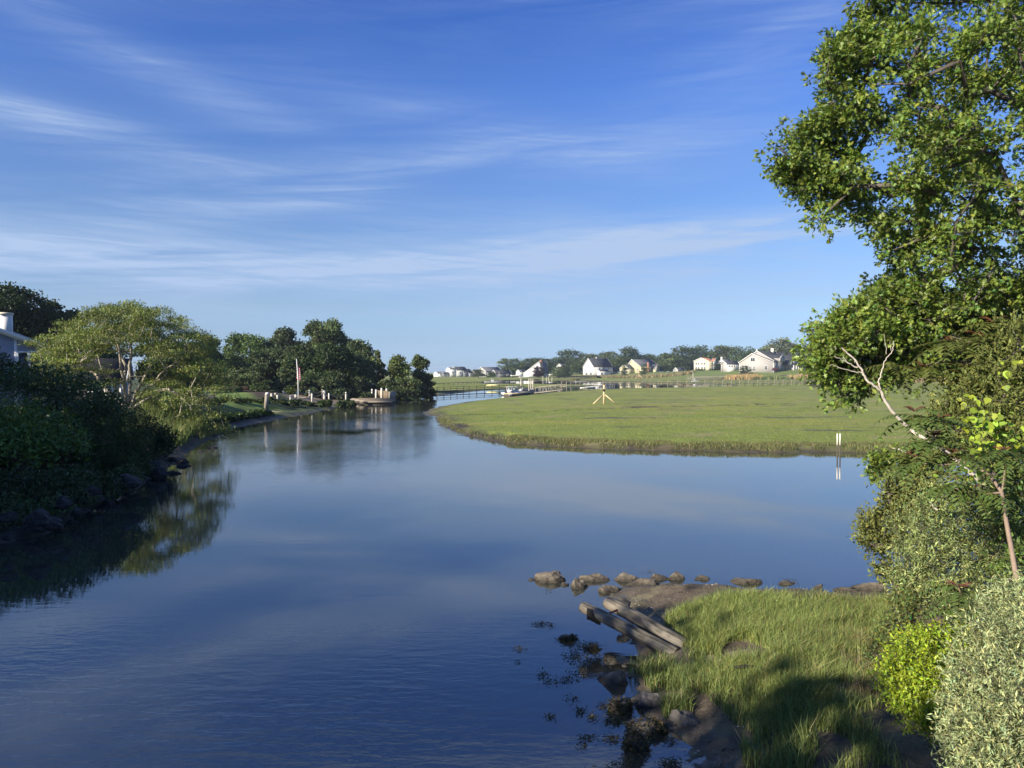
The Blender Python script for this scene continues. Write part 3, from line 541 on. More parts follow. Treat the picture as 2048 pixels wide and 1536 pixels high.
# ------------------------------------------------------------------ near bushes
def bush(label, name, base, lobes, n, leaf, col, tmpl=DIA, mat=LEAF, var=.22, hue=.1, stems=14, up=.5, group=None, cat='shrub', bend=.4):
    L_ = np.array(lobes); idx = rng.choice(len(L_), n // 9, p=L_[:, 3] ** 2 / (L_[:, 3] ** 2).sum())
    d = unit(rng.normal(size=(len(idx), 3)) + np.array([-.15, -.3, .35])); c = L_[idx, :3] + d * (L_[idx, 3] * rng.uniform(.4, 1.08, len(idx)))[:, None]
    ax = unit(d * .6 + np.array([0, 0, up]) + rng.normal(0, .45, d.shape)); m = 9                      # leaves along little shoots
    aa = np.repeat(ax, m, 0); t = np.tile(np.linspace(-1, 1, m), len(idx))[:, None]; pos = np.repeat(c, m, 0) + aa * t * leaf * 1.7 + rng.normal(0, leaf * .12, aa.shape)
    lat = unit(np.cross(aa, rdir(len(aa)))); dd = unit(aa * .75 + lat * .8 - np.array([0, 0, bend * .3])); nn = unit(lat * -.5 + aa * .5 + np.array([0, 0, .6]) + rng.normal(0, .35, aa.shape))
    V, Fs, k = inst(tmpl, pos, dd, nn, leaf * rng.uniform(.65, 1.2, len(aa))); cl = np.repeat(np.exp(rng.normal(0, .16, len(idx))), m)
    parts = [(V, Fs, np.repeat(leafcol(col, len(aa), var, hue, cl), k, 0))]; tw = []
    for i in range(0, len(idx), 3):
        a, f = tube_np([c[i] - ax[i] * leaf * 3.2, c[i] + ax[i] * leaf * 1.5], [leaf * .06, leaf * .03], 3); tw.append((a, [f], np.zeros(3)))
    tv, tf = grow([base, base + [0, 0, .15], base + [0, 0, .35]], [l[:3] for l in lobes] + [L_[i, :3] + rdir(1)[0] * L_[i, 3] * .7 for i in rng.integers(0, len(L_), stems)], .05, .25, 6, .008, .12, 0, .45, .4)
    v, f, _ = merge([(tv, tf, np.zeros(3))] + tw); lv, lf, lc = merge(parts)
    return plant(name, label, cat, base, [('branches', v, f, None, BARK), ('foliage', lv, lf, lc, mat)], group)
bush('silvery green willowy shrub standing in front of the olive juniper above the grass', 'silverberry_shrub', foot(6.2, 10.2), lobes_px([(1850, 1080, 10.4, 70), (1900, 1030, 10.5, 70), (1830, 1140, 10.2, 50), (1890, 1140, 10.1, 80), (1950, 1100, 10.2, 80), (1960, 1010, 10.6, 50), (1990, 1170, 9.8, 70), (1860, 1190, 10, 50), (1930, 1200, 9.7, 60), (1815, 1170, 10.3, 36), (2010, 1080, 10.4, 60), (1870, 1020, 10.6, 40)]), 26000, .064, (.23, .275, .10), LAN, LEAF, .3, .12)
bush('dense silver grey shrub spilling down the lower right corner of the bank', 'silverberry_shrub', foot(4.9, 5.2), lobes_px([(1990, 1300, 6.6, 90), (2030, 1400, 6.0, 110), (1960, 1420, 6.2, 80), (1990, 1500, 5.7, 90), (2060, 1230, 6.8, 80), (1950, 1340, 6.6, 50), (1935, 1480, 6.0, 60), (2080, 1320, 6.2, 100), (2090, 1480, 5.5, 120), (1950, 1560, 5.6, 70), (2040, 1580, 5.3, 100), (2010, 1220, 7, 50), (1915, 1400, 6.4, 34)]), 36000, .050, (.30, .34, .16), LAN, LEAF, .3, .1)
bush('bright lime green shrub with small glossy leaves at the edge of the grassy point', 'bayberry_shrub', foot(4.35, 7.7), lobes_px([(1850, 1330, 8.0, 74), (1812, 1365, 8.0, 60), (1870, 1390, 7.8, 78), (1910, 1320, 8, 66), (1890, 1290, 8.2, 44), (1930, 1370, 7.8, 50), (1840, 1410, 7.7, 56), (1880, 1440, 7.5, 46), (1805, 1340, 8.1, 34), (1930, 1280, 8.2, 38), (1795, 1390, 7.9, 26), (1940, 1430, 7.4, 30), (1850, 1290, 8.2, 30)]), 24000, .043, (.27, .35, .03), DIA, GLOSSY, .25, .12, up=.9)
bush('small straggly grey green shrub between the tall grass and the lime green bush', 'low_shrub', foot(4.55, 9.5), lobes_px([(1770, 1290, 9.4, 30), (1745, 1310, 9.3, 22), (1790, 1325, 9.1, 26), (1800, 1260, 9.6, 36), (1830, 1240, 9.6, 40), (1810, 1210, 9.9, 34), (1840, 1290, 9.2, 30), (1775, 1245, 9.8, 22), (1765, 1340, 9, 20)]), 4200, .045, (.12, .15, .04), DIA, LEAF, .35, .25)
bush('dark leafy shrub on the bank filling in beneath the oak at the right edge', 'leafy_shrub', foot(9.4, 9.6), lobes_px([(2060, 1050, 9.6, 90), (2040, 1130, 9.2, 60), (2080, 1180, 8.8, 90), (2100, 1010, 10, 110), (2060, 960, 10.2, 60), (1990, 1060, 10.4, 40)]), 7000, .075, (.10, .15, .035), DIA, LEAF, .3, .12)
# twiggy dead weeds by the lime bush
pr = []
b_ = foot(3.95, 6.8)
for i in range(46):
    a = rng.uniform(0, 6.28); r = rng.uniform(.08, .4); h = rng.uniform(.18, .5); q = b_ + np.array([rng.normal(0, .12), rng.normal(0, .1), 0.05]); e = q + np.array([math.cos(a) * r, math.sin(a) * r, h])
    v, f = tube_np([q, q * .5 + e * .5 + rng.normal(0, .03, 3) + [0, 0, .04], e], [.006, .004, .002], 3); pr.append((v, [f], np.zeros(3)))
v, f, _ = merge(pr); plant('dry_weed', 'pale twiggy dead weed at the foot of the lime green bush', 'weed', b_, [('stem', v, f, None, DEADWOOD)])
# ------------------------------------------------------------------ left bank shrubs
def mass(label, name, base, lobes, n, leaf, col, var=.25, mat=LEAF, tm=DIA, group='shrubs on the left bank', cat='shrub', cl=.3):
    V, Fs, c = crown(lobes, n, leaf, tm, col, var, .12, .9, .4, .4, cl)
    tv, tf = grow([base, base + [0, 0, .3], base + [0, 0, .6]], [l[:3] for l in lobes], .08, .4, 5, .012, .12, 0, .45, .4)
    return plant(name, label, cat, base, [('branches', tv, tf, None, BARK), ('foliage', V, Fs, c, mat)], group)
def lb(l): 
    L_ = lobes_px(l); x, y = np.mean([a[:2] for a in L_], 0); return foot(x, y, .15), L_
b, l = lb([(20, 915, 25.5, 90), (95, 890, 27, 75), (-70, 890, 26, 120), (40, 860, 28, 70), (130, 905, 26.5, 50)]); mass('broad leaved shrub with yellow green leaves near the left edge above the rocks', 'leafy_shrub', b, l, 7500, .16, (.10, .16, .03))
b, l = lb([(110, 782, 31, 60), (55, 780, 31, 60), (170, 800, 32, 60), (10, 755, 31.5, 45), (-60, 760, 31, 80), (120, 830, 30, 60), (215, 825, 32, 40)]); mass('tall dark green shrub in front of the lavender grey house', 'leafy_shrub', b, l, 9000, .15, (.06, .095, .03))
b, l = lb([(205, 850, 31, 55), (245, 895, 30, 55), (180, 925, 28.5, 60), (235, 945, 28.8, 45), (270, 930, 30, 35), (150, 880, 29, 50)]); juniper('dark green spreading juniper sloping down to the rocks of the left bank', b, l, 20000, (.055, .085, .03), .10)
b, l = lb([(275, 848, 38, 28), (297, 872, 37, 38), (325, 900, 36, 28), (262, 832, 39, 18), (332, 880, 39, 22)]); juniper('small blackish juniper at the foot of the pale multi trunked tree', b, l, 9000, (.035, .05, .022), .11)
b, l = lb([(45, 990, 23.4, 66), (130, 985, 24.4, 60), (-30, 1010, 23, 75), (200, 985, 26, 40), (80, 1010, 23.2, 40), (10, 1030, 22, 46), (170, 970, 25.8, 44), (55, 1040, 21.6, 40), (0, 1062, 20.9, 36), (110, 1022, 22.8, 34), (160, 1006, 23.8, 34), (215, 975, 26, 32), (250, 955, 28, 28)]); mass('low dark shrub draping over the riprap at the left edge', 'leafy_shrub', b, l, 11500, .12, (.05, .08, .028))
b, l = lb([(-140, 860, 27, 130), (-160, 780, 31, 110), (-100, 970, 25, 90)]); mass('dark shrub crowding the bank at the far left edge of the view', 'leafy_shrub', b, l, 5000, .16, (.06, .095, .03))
pr = []; b_ = foot(*Q(95, 870, 28)[:2])
for i in range(330):
    a = rng.uniform(0, 6.28); r = rng.uniform(.1, 1.5); q = b_ + np.array([rng.normal(0, .5), rng.normal(0, .4), rng.uniform(.3, 1.2)]); e = q + np.array([math.cos(a) * r, math.sin(a) * r * .8, rng.uniform(-.2, 1.3)])
    v, f = tube_np([q, q * .5 + e * .5 + rng.normal(0, .12, 3), e], [.018, .012, .006], 3); pr.append((v, [f], np.zeros(3)))
v, f, _ = merge(pr); BR = M('dead_brush_twig', (.15, .10, .075), .9, .3, 5); plant('dead_brush', 'tangle of dead brown brush among the dark shrubs of the left bank', 'brush', b_, [('branches', v, f, None, BR)])
# ------------------------------------------------------------------ pale multi-trunked tree
def locust():
    D = 54.0; base = foot(*Q(255, 812, D)[:2], .2)
    T = []
    for i in range(330):
        # umbrella: points on a dome, more at the rim and right flank
        a = rng.uniform(0, 2 * PI); u = rng.random() ** .6
        x = math.cos(a) * u; y = math.sin(a) * u
        top = 605 + 95 * x * x * (1.25 if x > 0 else .95) + 25 * abs(y)
        dpt = rng.random() ** 1.2 * (75 + 100 * abs(x) ** 1.5 * (1 if x > 0 else .6)); px_ = 258 + 200 * x; py_ = top + dpt
        if abs(px_ - 262) < 95 and py_ > 715: continue
        T.append(Q(px_, py_, D + y * 6))
    for i in range(70):
        x = rng.uniform(85, 435); y = rng.uniform(722, 815 if x > 290 else 785)
        if not 215 < x < 300: T.append(Q(x, y, D + rng.uniform(-4.5, 4)))
    for x, y in [(95, 700), (75, 690), (90, 735), (115, 715), (140, 695), (110, 745), (130, 730), (380, 780), (400, 800), (365, 800), (420, 815), (385, 825), (350, 770), (410, 770), (395, 750), (420, 740), (340, 800), (225, 745), (300, 745), (330, 740), (215, 770), (320, 720), (235, 765), (400, 840), (360, 830), (430, 790), (425, 765), (415, 725), (390, 715), (435, 745), (300, 825), (320, 835), (345, 815), (385, 845), (420, 835), (370, 790), (340, 770), (310, 765), (290, 790), (330, 755), (410, 700)]: T.append(Q(x, y, D - rng.uniform(0, 3)))
    st = []; lim = [[(255, 812), (252, 780), (245, 740), (238, 700), (225, 660)], [(255, 812), (235, 785), (222, 760), (200, 728), (180, 700)], [(256, 812), (262, 780), (260, 735), (262, 690), (275, 650)], [(258, 812), (272, 785), (290, 755), (305, 725), (320, 695)], [(257, 812), (280, 790), (310, 765), (335, 735), (365, 715)], [(252, 812), (225, 790), (200, 765), (190, 750), (165, 735)], [(254, 812), (246, 770), (250, 730), (232, 690), (215, 655)], [(258, 812), (300, 795), (335, 775), (360, 790), (380, 812)]]
    T = np.array(T); own = [[] for _ in lim]; ends = np.array([Q(*l_[-2], D) for l_ in lim])
    for t in T: own[int(np.argmin(np.linalg.norm(ends - t, axis=1)))].append(t)
    for li, l_ in enumerate(lim):
        dy = [0, -.5, .6, -.8, .3, .9, 1.2, -.9][li]
        P = np.array([Q(x, y, D + dy * k * .6) for k, (x, y) in enumerate(l_)]); tt = np.linspace(0, 4, 9); P = np.stack([np.interp(tt, range(5), P[:, k]) for k in range(3)], -1); P[1:-1] += rng.normal(0, .06, (7, 3)); P[0, 2] = base[2]
        v, f = grow(list(P), own[li] if own[li] else [P[-1] + [0, 0, .5]], .10, .7, 6, .014, .13, -.02, .62, .45); st.append((v, f, np.zeros(3)))
    v, f, _ = merge(st); lob = np.concatenate([T, rng.uniform(.55, 1.0, (len(T), 1))], 1)
    lv, lf, lc = crown(lob, 62000, .21, LAN, (.17, .20, .055), .2, .12, .42, 1.1, .15, .25, .3)
    # hanging tips drawn out sideways in flat sprays
    plant('multi_trunk_tree', 'spreading umbrella crowned tree with many pale trunks on the left bank', 'tree', base, [('trunk', v, f, None, PALEBARK), ('crown', lv, lf, lc, LEAF)])
locust()
# ------------------------------------------------------------------ other trees
DARK, MID, LITE, OLIVE = (.078, .108, .045), (.105, .138, .055), (.14, .175, .065), (.12, .135, .05)
def tree_parts(h, w, n, leaf, col, k=30, low=.2, seed=0, cl=.28, shell=.5, flat=.85, open_=1.):
    c = np.array([0, 0, h * (low + (1 - low) * .5)]); R = np.array([w / 2, w / 2, h * (1 - low) / 2]); lob = []
    for i in range(k):
        d = unit(rng.normal(size=3)); r = rng.uniform(.24, .40) * min(R) * open_; u = rng.random() ** .35 * .86
        if low < .1 and i % 3 == 0: d = unit(np.array([d[0], d[1], -abs(d[2]) * 1.3 - .5])); u = .9
        p = c + d * np.maximum(R - r * .8, R * .3) * u; lob.append((*p, r))
    if low < .1:
        for i in range(k // 3): a = rng.uniform(0, 6.28); q = rng.uniform(.18, .42) * w; r = .17 * min(w, h); lob.append((math.cos(a) * q, math.sin(a) * q, r * rng.uniform(.6, 1.6), r))
    V, Fs, cc = crown(lob, n, leaf * .85, CLU, col, .22, .12, flat, .35, shell, cl)
    fr = [(x, y, z, r * 1.32) for x, y, z, r in lob]; V2, F2, c2 = crown(fr, n // 4, leaf * .7, CLU, np.array(col) * 1.1, .22, .12, flat, .35, .8, cl); V, Fs, cc = merge([(V, Fs, cc), (V2, F2, c2)])
    tr = [np.array([0, 0, -.3]), np.array([.1, 0, h * .12]), np.array([-.1, .1, h * .25]), np.array([0, 0, h * .42]), np.array([.1, -.1, h * .62])]
    tv, tf = grow(tr, [l_[:3] for l_ in lob], .022 * h + .06, h * .07, 6, .025, .12, 0, .5, .3)
    return (tv, tf), (V, Fs, cc)
def tree(label, px_, top, wpx, d, col, n=3500, leaf=.42, low=.15, k=30, name='broadleaf_tree', group='trees of the grove', cl=.3, open_=1., base_z=None):
    x = Q(px_, 744, d)[0]; b = foot(x, d, 0); h = Q(px_, top, d)[2] - b[2]; (tv, tf), (V, Fs, cc) = tree_parts(h, wpx * 1.3 * d / F, int(n * 1.35), leaf, col, k, low, cl=cl, open_=open_)
    t = thing(name, label, 'tree', b, 0, group); build('trunk', tv, tf, BARK, t, None, True); build('crown', V, Fs, LEAF, t, cc); return t
G1 = 'trees of the grove behind the landing'
tree('tallest tree of the grove with an uneven crown rising behind the flagpole', 640, 622, 90, 152, MID, 5500, .5, .1, 44, group=G1, open_=.68)
tree('rounded tree of the grove just left of the tallest crown', 568, 650, 72, 150, (.095, .12, .055), 5000, .5, .1, group=G1)
tree('pointed bright green tree at the left shoulder of the grove', 492, 655, 88, 146, (.09, .135, .04), 5000, .5, .05, group=G1)
tree('grey green feathery tree between the tallest crown and the right end of the grove', 684, 655, 70, 156, (.13, .145, .08), 3800, .45, .1, group=G1, open_=.8)
tree('dark topped tree at the right shoulder of the grove', 712, 672, 62, 148, DARK, 3800, .5, .05, group=G1)
tree('dark full tree in the front row of the grove left of the flagpole', 535, 686, 105, 128, DARK, 5500, .45, .02, group=G1)
tree('dark full tree directly behind the flagpole', 603, 682, 95, 126, DARK, 5500, .45, .04, group=G1)
tree('broad dark tree in the front row right of the flagpole', 660, 680, 100, 124, (.045, .075, .022), 5500, .45, .06, group=G1)
tree('dark tree closing the front row above the mooring posts', 712, 690, 70, 127, DARK, 4500, .45, .06, group=G1)
tree('light green tree spilling over the lawn at the left foot of the grove', 462, 700, 90, 138, (.115, .155, .05), 4500, .45, .02, group=G1)
tree('slim leaning tree with sky showing through it beside the mooring posts', 756, 693, 26, 131, LITE, 1300, .42, .1, group=G1, open_=.7)
tree('light green loose tree above the white dock posts', 795, 699, 50, 129, (.15, .19, .06), 3200, .42, .05, group=G1)
tree('green tree with a ragged edge at the right end of the grove', 838, 704, 46, 133, (.10, .135, .045), 2800, .42, .04, group=G1, open_=.75)
tree('low dark drooping tree leaning over the creek at the end of the grove', 858, 745, 26, 131, (.045, .065, .03), 1400, .36, .0, group=G1)
tree('low grey green bush beneath the trees at the dock', 800, 745, 80, 124, (.075, .10, .035), 2600, .36, .0, name='bush', group=G1)
tree('dark tree showing between the pale multi trunked tree and the grove', 402, 664, 78, 112, DARK, 4200, .42, .12, group='trees behind the left bank', open_=.9)
tree('dark tree behind the right half of the pale multi trunked tree', 335, 660, 120, 98, DARK, 4500, .42, .05, group='trees behind the left bank')
tree('tallest dark tree behind the lavender grey house at the left edge', 18, 548, 130, 82, (.036, .058, .022), 8500, .36, .12, 44, group='trees behind the left bank')
tree('dark open tree with grey branches right of the house chimney', 105, 574, 100, 86, (.048, .07, .026), 5200, .36, .2, 36, group='trees behind the left bank', open_=.85)
tree('dark tree behind the left half of the pale multi trunked tree', 180, 640, 120, 92, DARK, 4500, .4, .05, group='trees behind the left bank')
tree('low dark tree between the two houses on the left bank', 105, 690, 90, 78, DARK, 3000, .32, .0, group='trees behind the left bank')
tree('small tree on the far edge of the lawn with a pale trunk', 418, 712, 70, 140, OLIVE, 2600, .4, .3, group='trees behind the left bank')
for px_, t_, w_, d, lab in [(480, 735, 70, 134, 'dark undergrowth bush at the left foot of the grove'), (530, 742, 80, 124, 'dark bush under the trees left of the flagpole'), (575, 748, 60, 119, 'dark bush just left of the flagpole under the trees'), (625, 746, 66, 118, 'dark bush just right of the flagpole under the trees'), (672, 746, 70, 119, 'dark bush behind the roped posts under the trees'), (715, 748, 66, 121, 'dark bush behind the right end of the roped posts'), (742, 752, 34, 126, 'dark bush between the grove and the dock posts'), (828, 752, 60, 128, 'dark bush at the water end of the grove'), (400, 735, 70, 118, 'dark hedge bush behind the pale rail of the lawn'), (345, 735, 80, 104, 'dark bush behind the right side of the pale trunked tree')]:
    tree(lab, px_, t_, w_, d, (.065, .09, .038), 1600, .4, .0, 18, 'bush', 'undergrowth bushes of the grove')
for px_, py_, t_, w_, d, lab in [(420, 814, 798, 60, 74, 'dark mound of leaves on the bank right of the reeds'), (470, 812, 798, 70, 80, 'dark leafy mound below the lawn'), (525, 810, 796, 60, 84, 'dark leafy mound left of the wharf piling'), (580, 808, 797, 60, 89, 'low dark mound below the short railing posts'), (640, 806, 798, 60, 94, 'low dark mound below the front rope posts'), (690, 804, 796, 36, 99, 'last dark mound beside the landing dock')]:
    tree(lab, px_, t_, w_, d, (.055, .08, .03), 1500, .26, .0, 18, 'bush', 'leafy mounds on the left bank')
# shrubs in the bed by the lawn
SB = 'shrubs in the bed beside the lawn'
def smallshrub(label, px_, py_, d, wpx, hpx, col, n=900, leaf=.22):
    x = Q(px_, 744, d)[0]; b = foot(x, d, .05); r = wpx * d / F / 2; h = hpx * d / F
    lob = [(b[0] + rng.uniform(-.5, .5) * r, b[1] + rng.uniform(-.5, .5) * r, b[2] + h * rng.uniform(.25, .65), h * .34) for _ in range(12)]
    V, Fs, c = crown(lob, n, leaf, CLU, col, .22, .1, .8, .4, .4, .2, minz=b[2]); st = grow([b, b + [0, 0, .2]], [l_[:3] for l_ in lob], .05, .4, 4, .01)
    plant('garden_shrub', label, 'shrub', b, [('branches', *st, None, BARK), ('foliage', V, Fs, c, LEAF)], SB)
smallshrub('pale flowering shrub at the left end of the mulched bed', 452, 775, 122, 34, 30, (.17, .17, .10))
smallshrub('rounded green shrub in the middle of the mulched bed', 478, 775, 121, 44, 32, (.075, .10, .03))
smallshrub('low grey green mound at the front of the mulched bed', 475, 785, 108, 22, 16, (.13, .16, .08), 600)
smallshrub('leafy shrub at the right end of the mulched bed under the dark trees', 520, 778, 112, 46, 28, (.06, .09, .028))
smallshrub('bright leaved shrub beside the boat landing railing', 580, 785, 106, 40, 16, (.12, .15, .035), 700)
# ------------------------------------------------------------------ far treeline: five kinds, copied
KIND = []
def kind(h, w, n, leaf, col, k, low, open_=1.):
    (tv, tf), (V, Fs, cc) = tree_parts(h, w, n, leaf, col, k, low, open_=open_); KIND.append(((tv, tf), (V, Fs, cc), h, w, []))
kind(20, 17, 2600, 1.0, (.085,.118,.045), 34, .08); kind(20, 20, 2800, 1.0, (.062,.09,.038), 34, .06); kind(20, 14, 2200, .9, (.12,.16,.06), 30, .05)
kind(20, 18, 2200, .8, (.16,.18,.11), 34, .12, .75); kind(20, 8, 1500, .7, (.09,.12,.05), 26, .0); kind(20, 16, 2400, .9, (.11,.132,.06), 30, .06)
def far(label, px_, top, wpx, d, ki, group='trees of the far treeline', base=None, name='far_tree'):
    (tv, tf), (V, Fs, cc), h0, w0, roots = KIND[ki]; x = Q(px_, 744, d)[0]; b = foot(x, d, 0); h = Q(px_, top, d)[2] - b[2]; sc = (wpx * d / F / w0 * 1.6, wpx * d / F / w0 * 1.6, h / h0)
    if not roots:
        t = thing(name, label, 'tree', b, 0, group); build('trunk', tv, tf, BARK, t, None, True); build('crown', V, Fs, LEAF, t, cc); t.scale = sc; roots.append(t); return t
    return dup(roots[0], b, rng.uniform(0, 6.3), sc, label, group)
for a in [('bright green tree at the left end of the far treeline', 1014, 711, 32, 600, 2), ('mid green tree behind the small white boat at the left of the treeline', 1042, 711, 34, 620, 0), ('dark tree right beside the bright green end of the treeline', 1062, 713, 34, 640, 1),
          ('dark tree behind the white cottage with the plum coloured tree', 1088, 713, 42, 610, 1), ('narrow tree between the white cottage and the big dark dome', 1114, 708, 30, 630, 0), ('big dark dome shaped tree left of the white gabled house', 1143, 695, 46, 640, 1),
          ('green tree in front of the big dark dome', 1160, 712, 40, 580, 0), ('pale olive tree just behind the left of the white gabled house roof', 1185, 701, 36, 620, 5), ('tree rising above the roof ridge of the white gabled house', 1214, 696, 40, 625, 5),
          ('mid green tree between the white gabled house and the tan house', 1232, 705, 40, 585, 0), ('darkest round topped tree between the white and the tan house', 1258, 690, 48, 620, 1), ('low dark tree behind the tan house ridge', 1288, 705, 40, 640, 1),
          ('bushy tree at the right shoulder of the tan house', 1318, 702, 44, 625, 0), ('bright leafy tree in front of the treeline right of the tan house', 1340, 700, 40, 575, 2), ('dark tall tree left of the yellow house', 1372, 688, 52, 640, 1),
          ('dark spreading tree just left of the yellow house at its foot', 1388, 715, 44, 590, 1), ('broad dome tree above the yellow house', 1418, 681, 60, 660, 0), ('olive tree right of the broad dome', 1452, 683, 50, 650, 5),
          ('tree with a pointed top left of the grey shingled house', 1482, 683, 40, 620, 0), ('green tree behind the left gable of the grey shingled house', 1510, 690, 50, 560, 0), ('tree behind the middle of the grey shingled house roof', 1535, 682, 46, 590, 2),
          ('pale open poplar above the grey shingled house', 1566, 670, 62, 570, 3), ('dark tree at the right end of the grey shingled house', 1606, 684, 44, 540, 5), ('tree partly behind the oak leaves right of the poplar', 1640, 664, 70, 560, 0),
          ('dark tree seen through the lowest oak branches', 1700, 668, 80, 540, 1), ('tree behind the oak above the straw coloured bank', 1775, 672, 80, 520, 0), ('tree behind the oak further right of the straw coloured bank', 1850, 665, 90, 500, 1),
          ('distant tree behind the big juniper', 1940, 668, 100, 480, 0), ('distant tree at the right edge of the view behind the oak', 2040, 662, 110, 470, 1), ('distant tree outside the right edge behind the oak trunk', 2150, 660, 120, 460, 0),
          ('bright green low tree right of the white cottage', 1117, 729, 22, 520, 2), ('small blackish evergreen right of the bright green low tree', 1130, 727, 20, 515, 1),
          ('bushy tree at the left of the far grey boathouse', 957, 736, 20, 560, 5), ('small tree behind the roof of the far grey boathouse', 992, 734, 16, 640, 1), ('small tree in front of the far grey boathouse', 984, 741, 13, 520, 0)]: far(*a)
for a in [('columnar evergreen left of the tan house', 1249, 721, 12, 520, 4), ('conical shrub in front of the tan house wall', 1288, 722, 13, 515, 4), ('conical evergreen right of the yellow house', 1440, 720, 26, 500, 4), ('second conical evergreen left of the white garage', 1452, 722, 22, 505, 4),
          ('pointed shrub between the garage and the grey shingled house', 1487, 727, 14, 440, 4), ('low pointed shrub at the left corner of the grey shingled house', 1496, 730, 12, 432, 4)]: far(*a, group='evergreens among the far houses', name='evergreen_tree')
for i, (a, t, w_, k) in enumerate([(1205, 735, 30, 0), (1268, 735, 26, 0), (1330, 730, 34, 1), (1360, 732, 30, 0), (1400, 737, 20, 2), (1425, 737, 16, 4), (1172, 738, 14, 1), (1025, 738, 36, 0), (1065, 736, 30, 5)]):
    far(['leafy bush at the right corner of the white gabled house', 'bush between the white gabled house and the tan house', 'dark bush right of the tan house', 'green bush above the far boardwalk left of the yellow house', 'bright bush at the left foot of the yellow house', 'small conical bush at the right foot of the yellow house', 'small dark bush beside the left gable of the white gabled house', 'bush behind the boat on the stand', 'bush left of the white cottage'][i], a, t, w_, 560 if a > 1100 else 600, k, 'bushes around the far houses', name='far_bush')
pt = far('plum coloured tree in front of the white cottage', 1077, 731, 17, 505, 1, 'garden trees', name='plum_tree')
for ch in pt.children:
    if ch.name.startswith('crown'):
        ch.data = ch.data.copy(); n_ = len(ch.data.vertices); c_ = np.ones((n_, 4), np.float32); c_[:, :3] = np.repeat(leafcol((.035, .014, .02), n_ // 7, .2, .1), 7, 0); ch.data.attributes['col'].data.foreach_set('color', c_.ravel())
# trees standing on the near left bank, outside the view, that shade the shrubs and the point
SHADE = [(-24, 14, 11, 9), (-21, 20, 9, 8), (-26, 27, 10.5, 9), (-18.5, 7, 8.5, 8), (-15.9, -1.5, 10.3, 9.5), (-30, 20, 13, 10), (-14.5, -4.7, 11.9, 9.0), (-14.5, -11, 12.6, 10), (-47, 49, 12, 11), (-18.3, 13.5, 6.5, 6.5)]
for i, (x, y, h, w_) in enumerate(SHADE):
    rng = np.random.default_rng(500 + i)
    (tv, tf), (V, Fs, cc) = tree_parts(h, w_, 5200, .4, DARK, 40, .08); b = foot(x, y, 0)
    t = thing('broadleaf_tree', ['tall dark tree on the near left bank behind the shrubs', 'dark tree on the left bank outside the view above the riprap', 'dark tree on the left bank nearest the house', 'dark tree on the left bank beside the viewer', 'dark tree on the left bank behind the viewer', 'tallest dark tree on the near left bank', 'dark tree beside the bridge end behind the viewer', 'tall dark tree far behind the viewer on the left bank', 'dark tree left of the lavender grey house', 'small dark tree on the bank just outside the left edge'][i], 'tree', b, 0, 'trees shading the near left bank'); build('trunk', tv, tf, BARK, t, None, True); build('crown', V, Fs, LEAF, t, cc)
rng = np.random.default_rng(77)
# ================================================================== GRASS, REEDS (stuff)
def blades(pos, h, w_, lean=.3, curve=.35, az_=None):
    n = len(pos); a = rng.uniform(0, 2 * PI, n) if az_ is None else az_; d = np.stack([np.cos(a), np.sin(a), np.zeros(n)], -1); s = np.stack([-np.sin(a + rng.normal(0, .5, n)), np.cos(a), np.zeros(n)], -1); s = unit(s)
    l1 = lean * rng.random(n)[:, None] * h[:, None]; l2 = (lean + curve) * rng.random(n)[:, None] * h[:, None] + l1
    V = np.zeros((n, 5, 3)); hw = (w_ / 2)[:, None] * s
    V[:, 0] = pos - hw; V[:, 1] = pos + hw; m = pos + d * l1 * .5 + np.array([0, 0, 1.0]) * (h * .55)[:, None]; V[:, 2] = m - hw * .75; V[:, 3] = m + hw * .75; V[:, 4] = pos + d * l2 + np.array([0, 0, 1.0]) * h[:, None]
    k = (np.arange(n) * 5)[:, None]
    return V.reshape(-1, 3), [np.array([[0, 1, 3, 2]]) + k, np.array([[2, 3, 4]]) + k]
def scatter(poly, n):
    P = np.array(poly)[:, :2]; lo, hi = P.min(0), P.max(0); out = np.zeros((0, 2))
    while len(out) < n:
        q = rng.uniform(lo, hi, (n * 2, 2)); q = q[poly_sd(q[:, 0], q[:, 1], P) > 0]; out = np.concatenate([out, q])
    return out[:n]
def grassobj(name, q, h, w_, col, label=None, lean=.3, curve=.35, var=.25, sink=.02, keep=None, mat=None, dead=.08):
    z, Zq = hf(q[:, 0], q[:, 1], True)
    k = keep(q, z, Zq) if keep else np.ones(len(q), bool); q, z = q[k], z[k]; n = len(q); h = h * rng.uniform(.55, 1.15, n); w_ = w_ * rng.uniform(.7, 1.3, n)
    V, Fs = blades(np.column_stack([q, z - sink]), h, w_, lean, curve); c = leafcol(col, n, var, .12, .75 + .5 * fbm(q[:, 0] * 1.3, q[:, 1] * 1.3, 77))
    dead_ = rng.random(n) < dead * 2 * fbm(q[:, 0] * .9, q[:, 1] * .9, 79); c[dead_] = leafcol((.33, .27, .15), int(dead_.sum()), .25, .05); c = np.repeat(c, 5, 0)
    o = build(name, V, Fs, mat or GRASSM, None, c); tag(o, label, None, None, 'stuff'); return o
PT = [tuple(G(x, y, .45)[:2]) for x, y in [(1310, 1202), (1350, 1189), (1480, 1190), (1620, 1196), (1760, 1199), (1850, 1199), (1850, 1225), (1800, 1240), (1770, 1300), (1745, 1330), (1770, 1400), (1760, 1440), (1800, 1500), (1820, 1545), (1640, 1545), (1600, 1470), (1560, 1440), (1500, 1420), (1440, 1380), (1395, 1345), (1345, 1330), (1340, 1300), (1355, 1260), (1330, 1215)]]
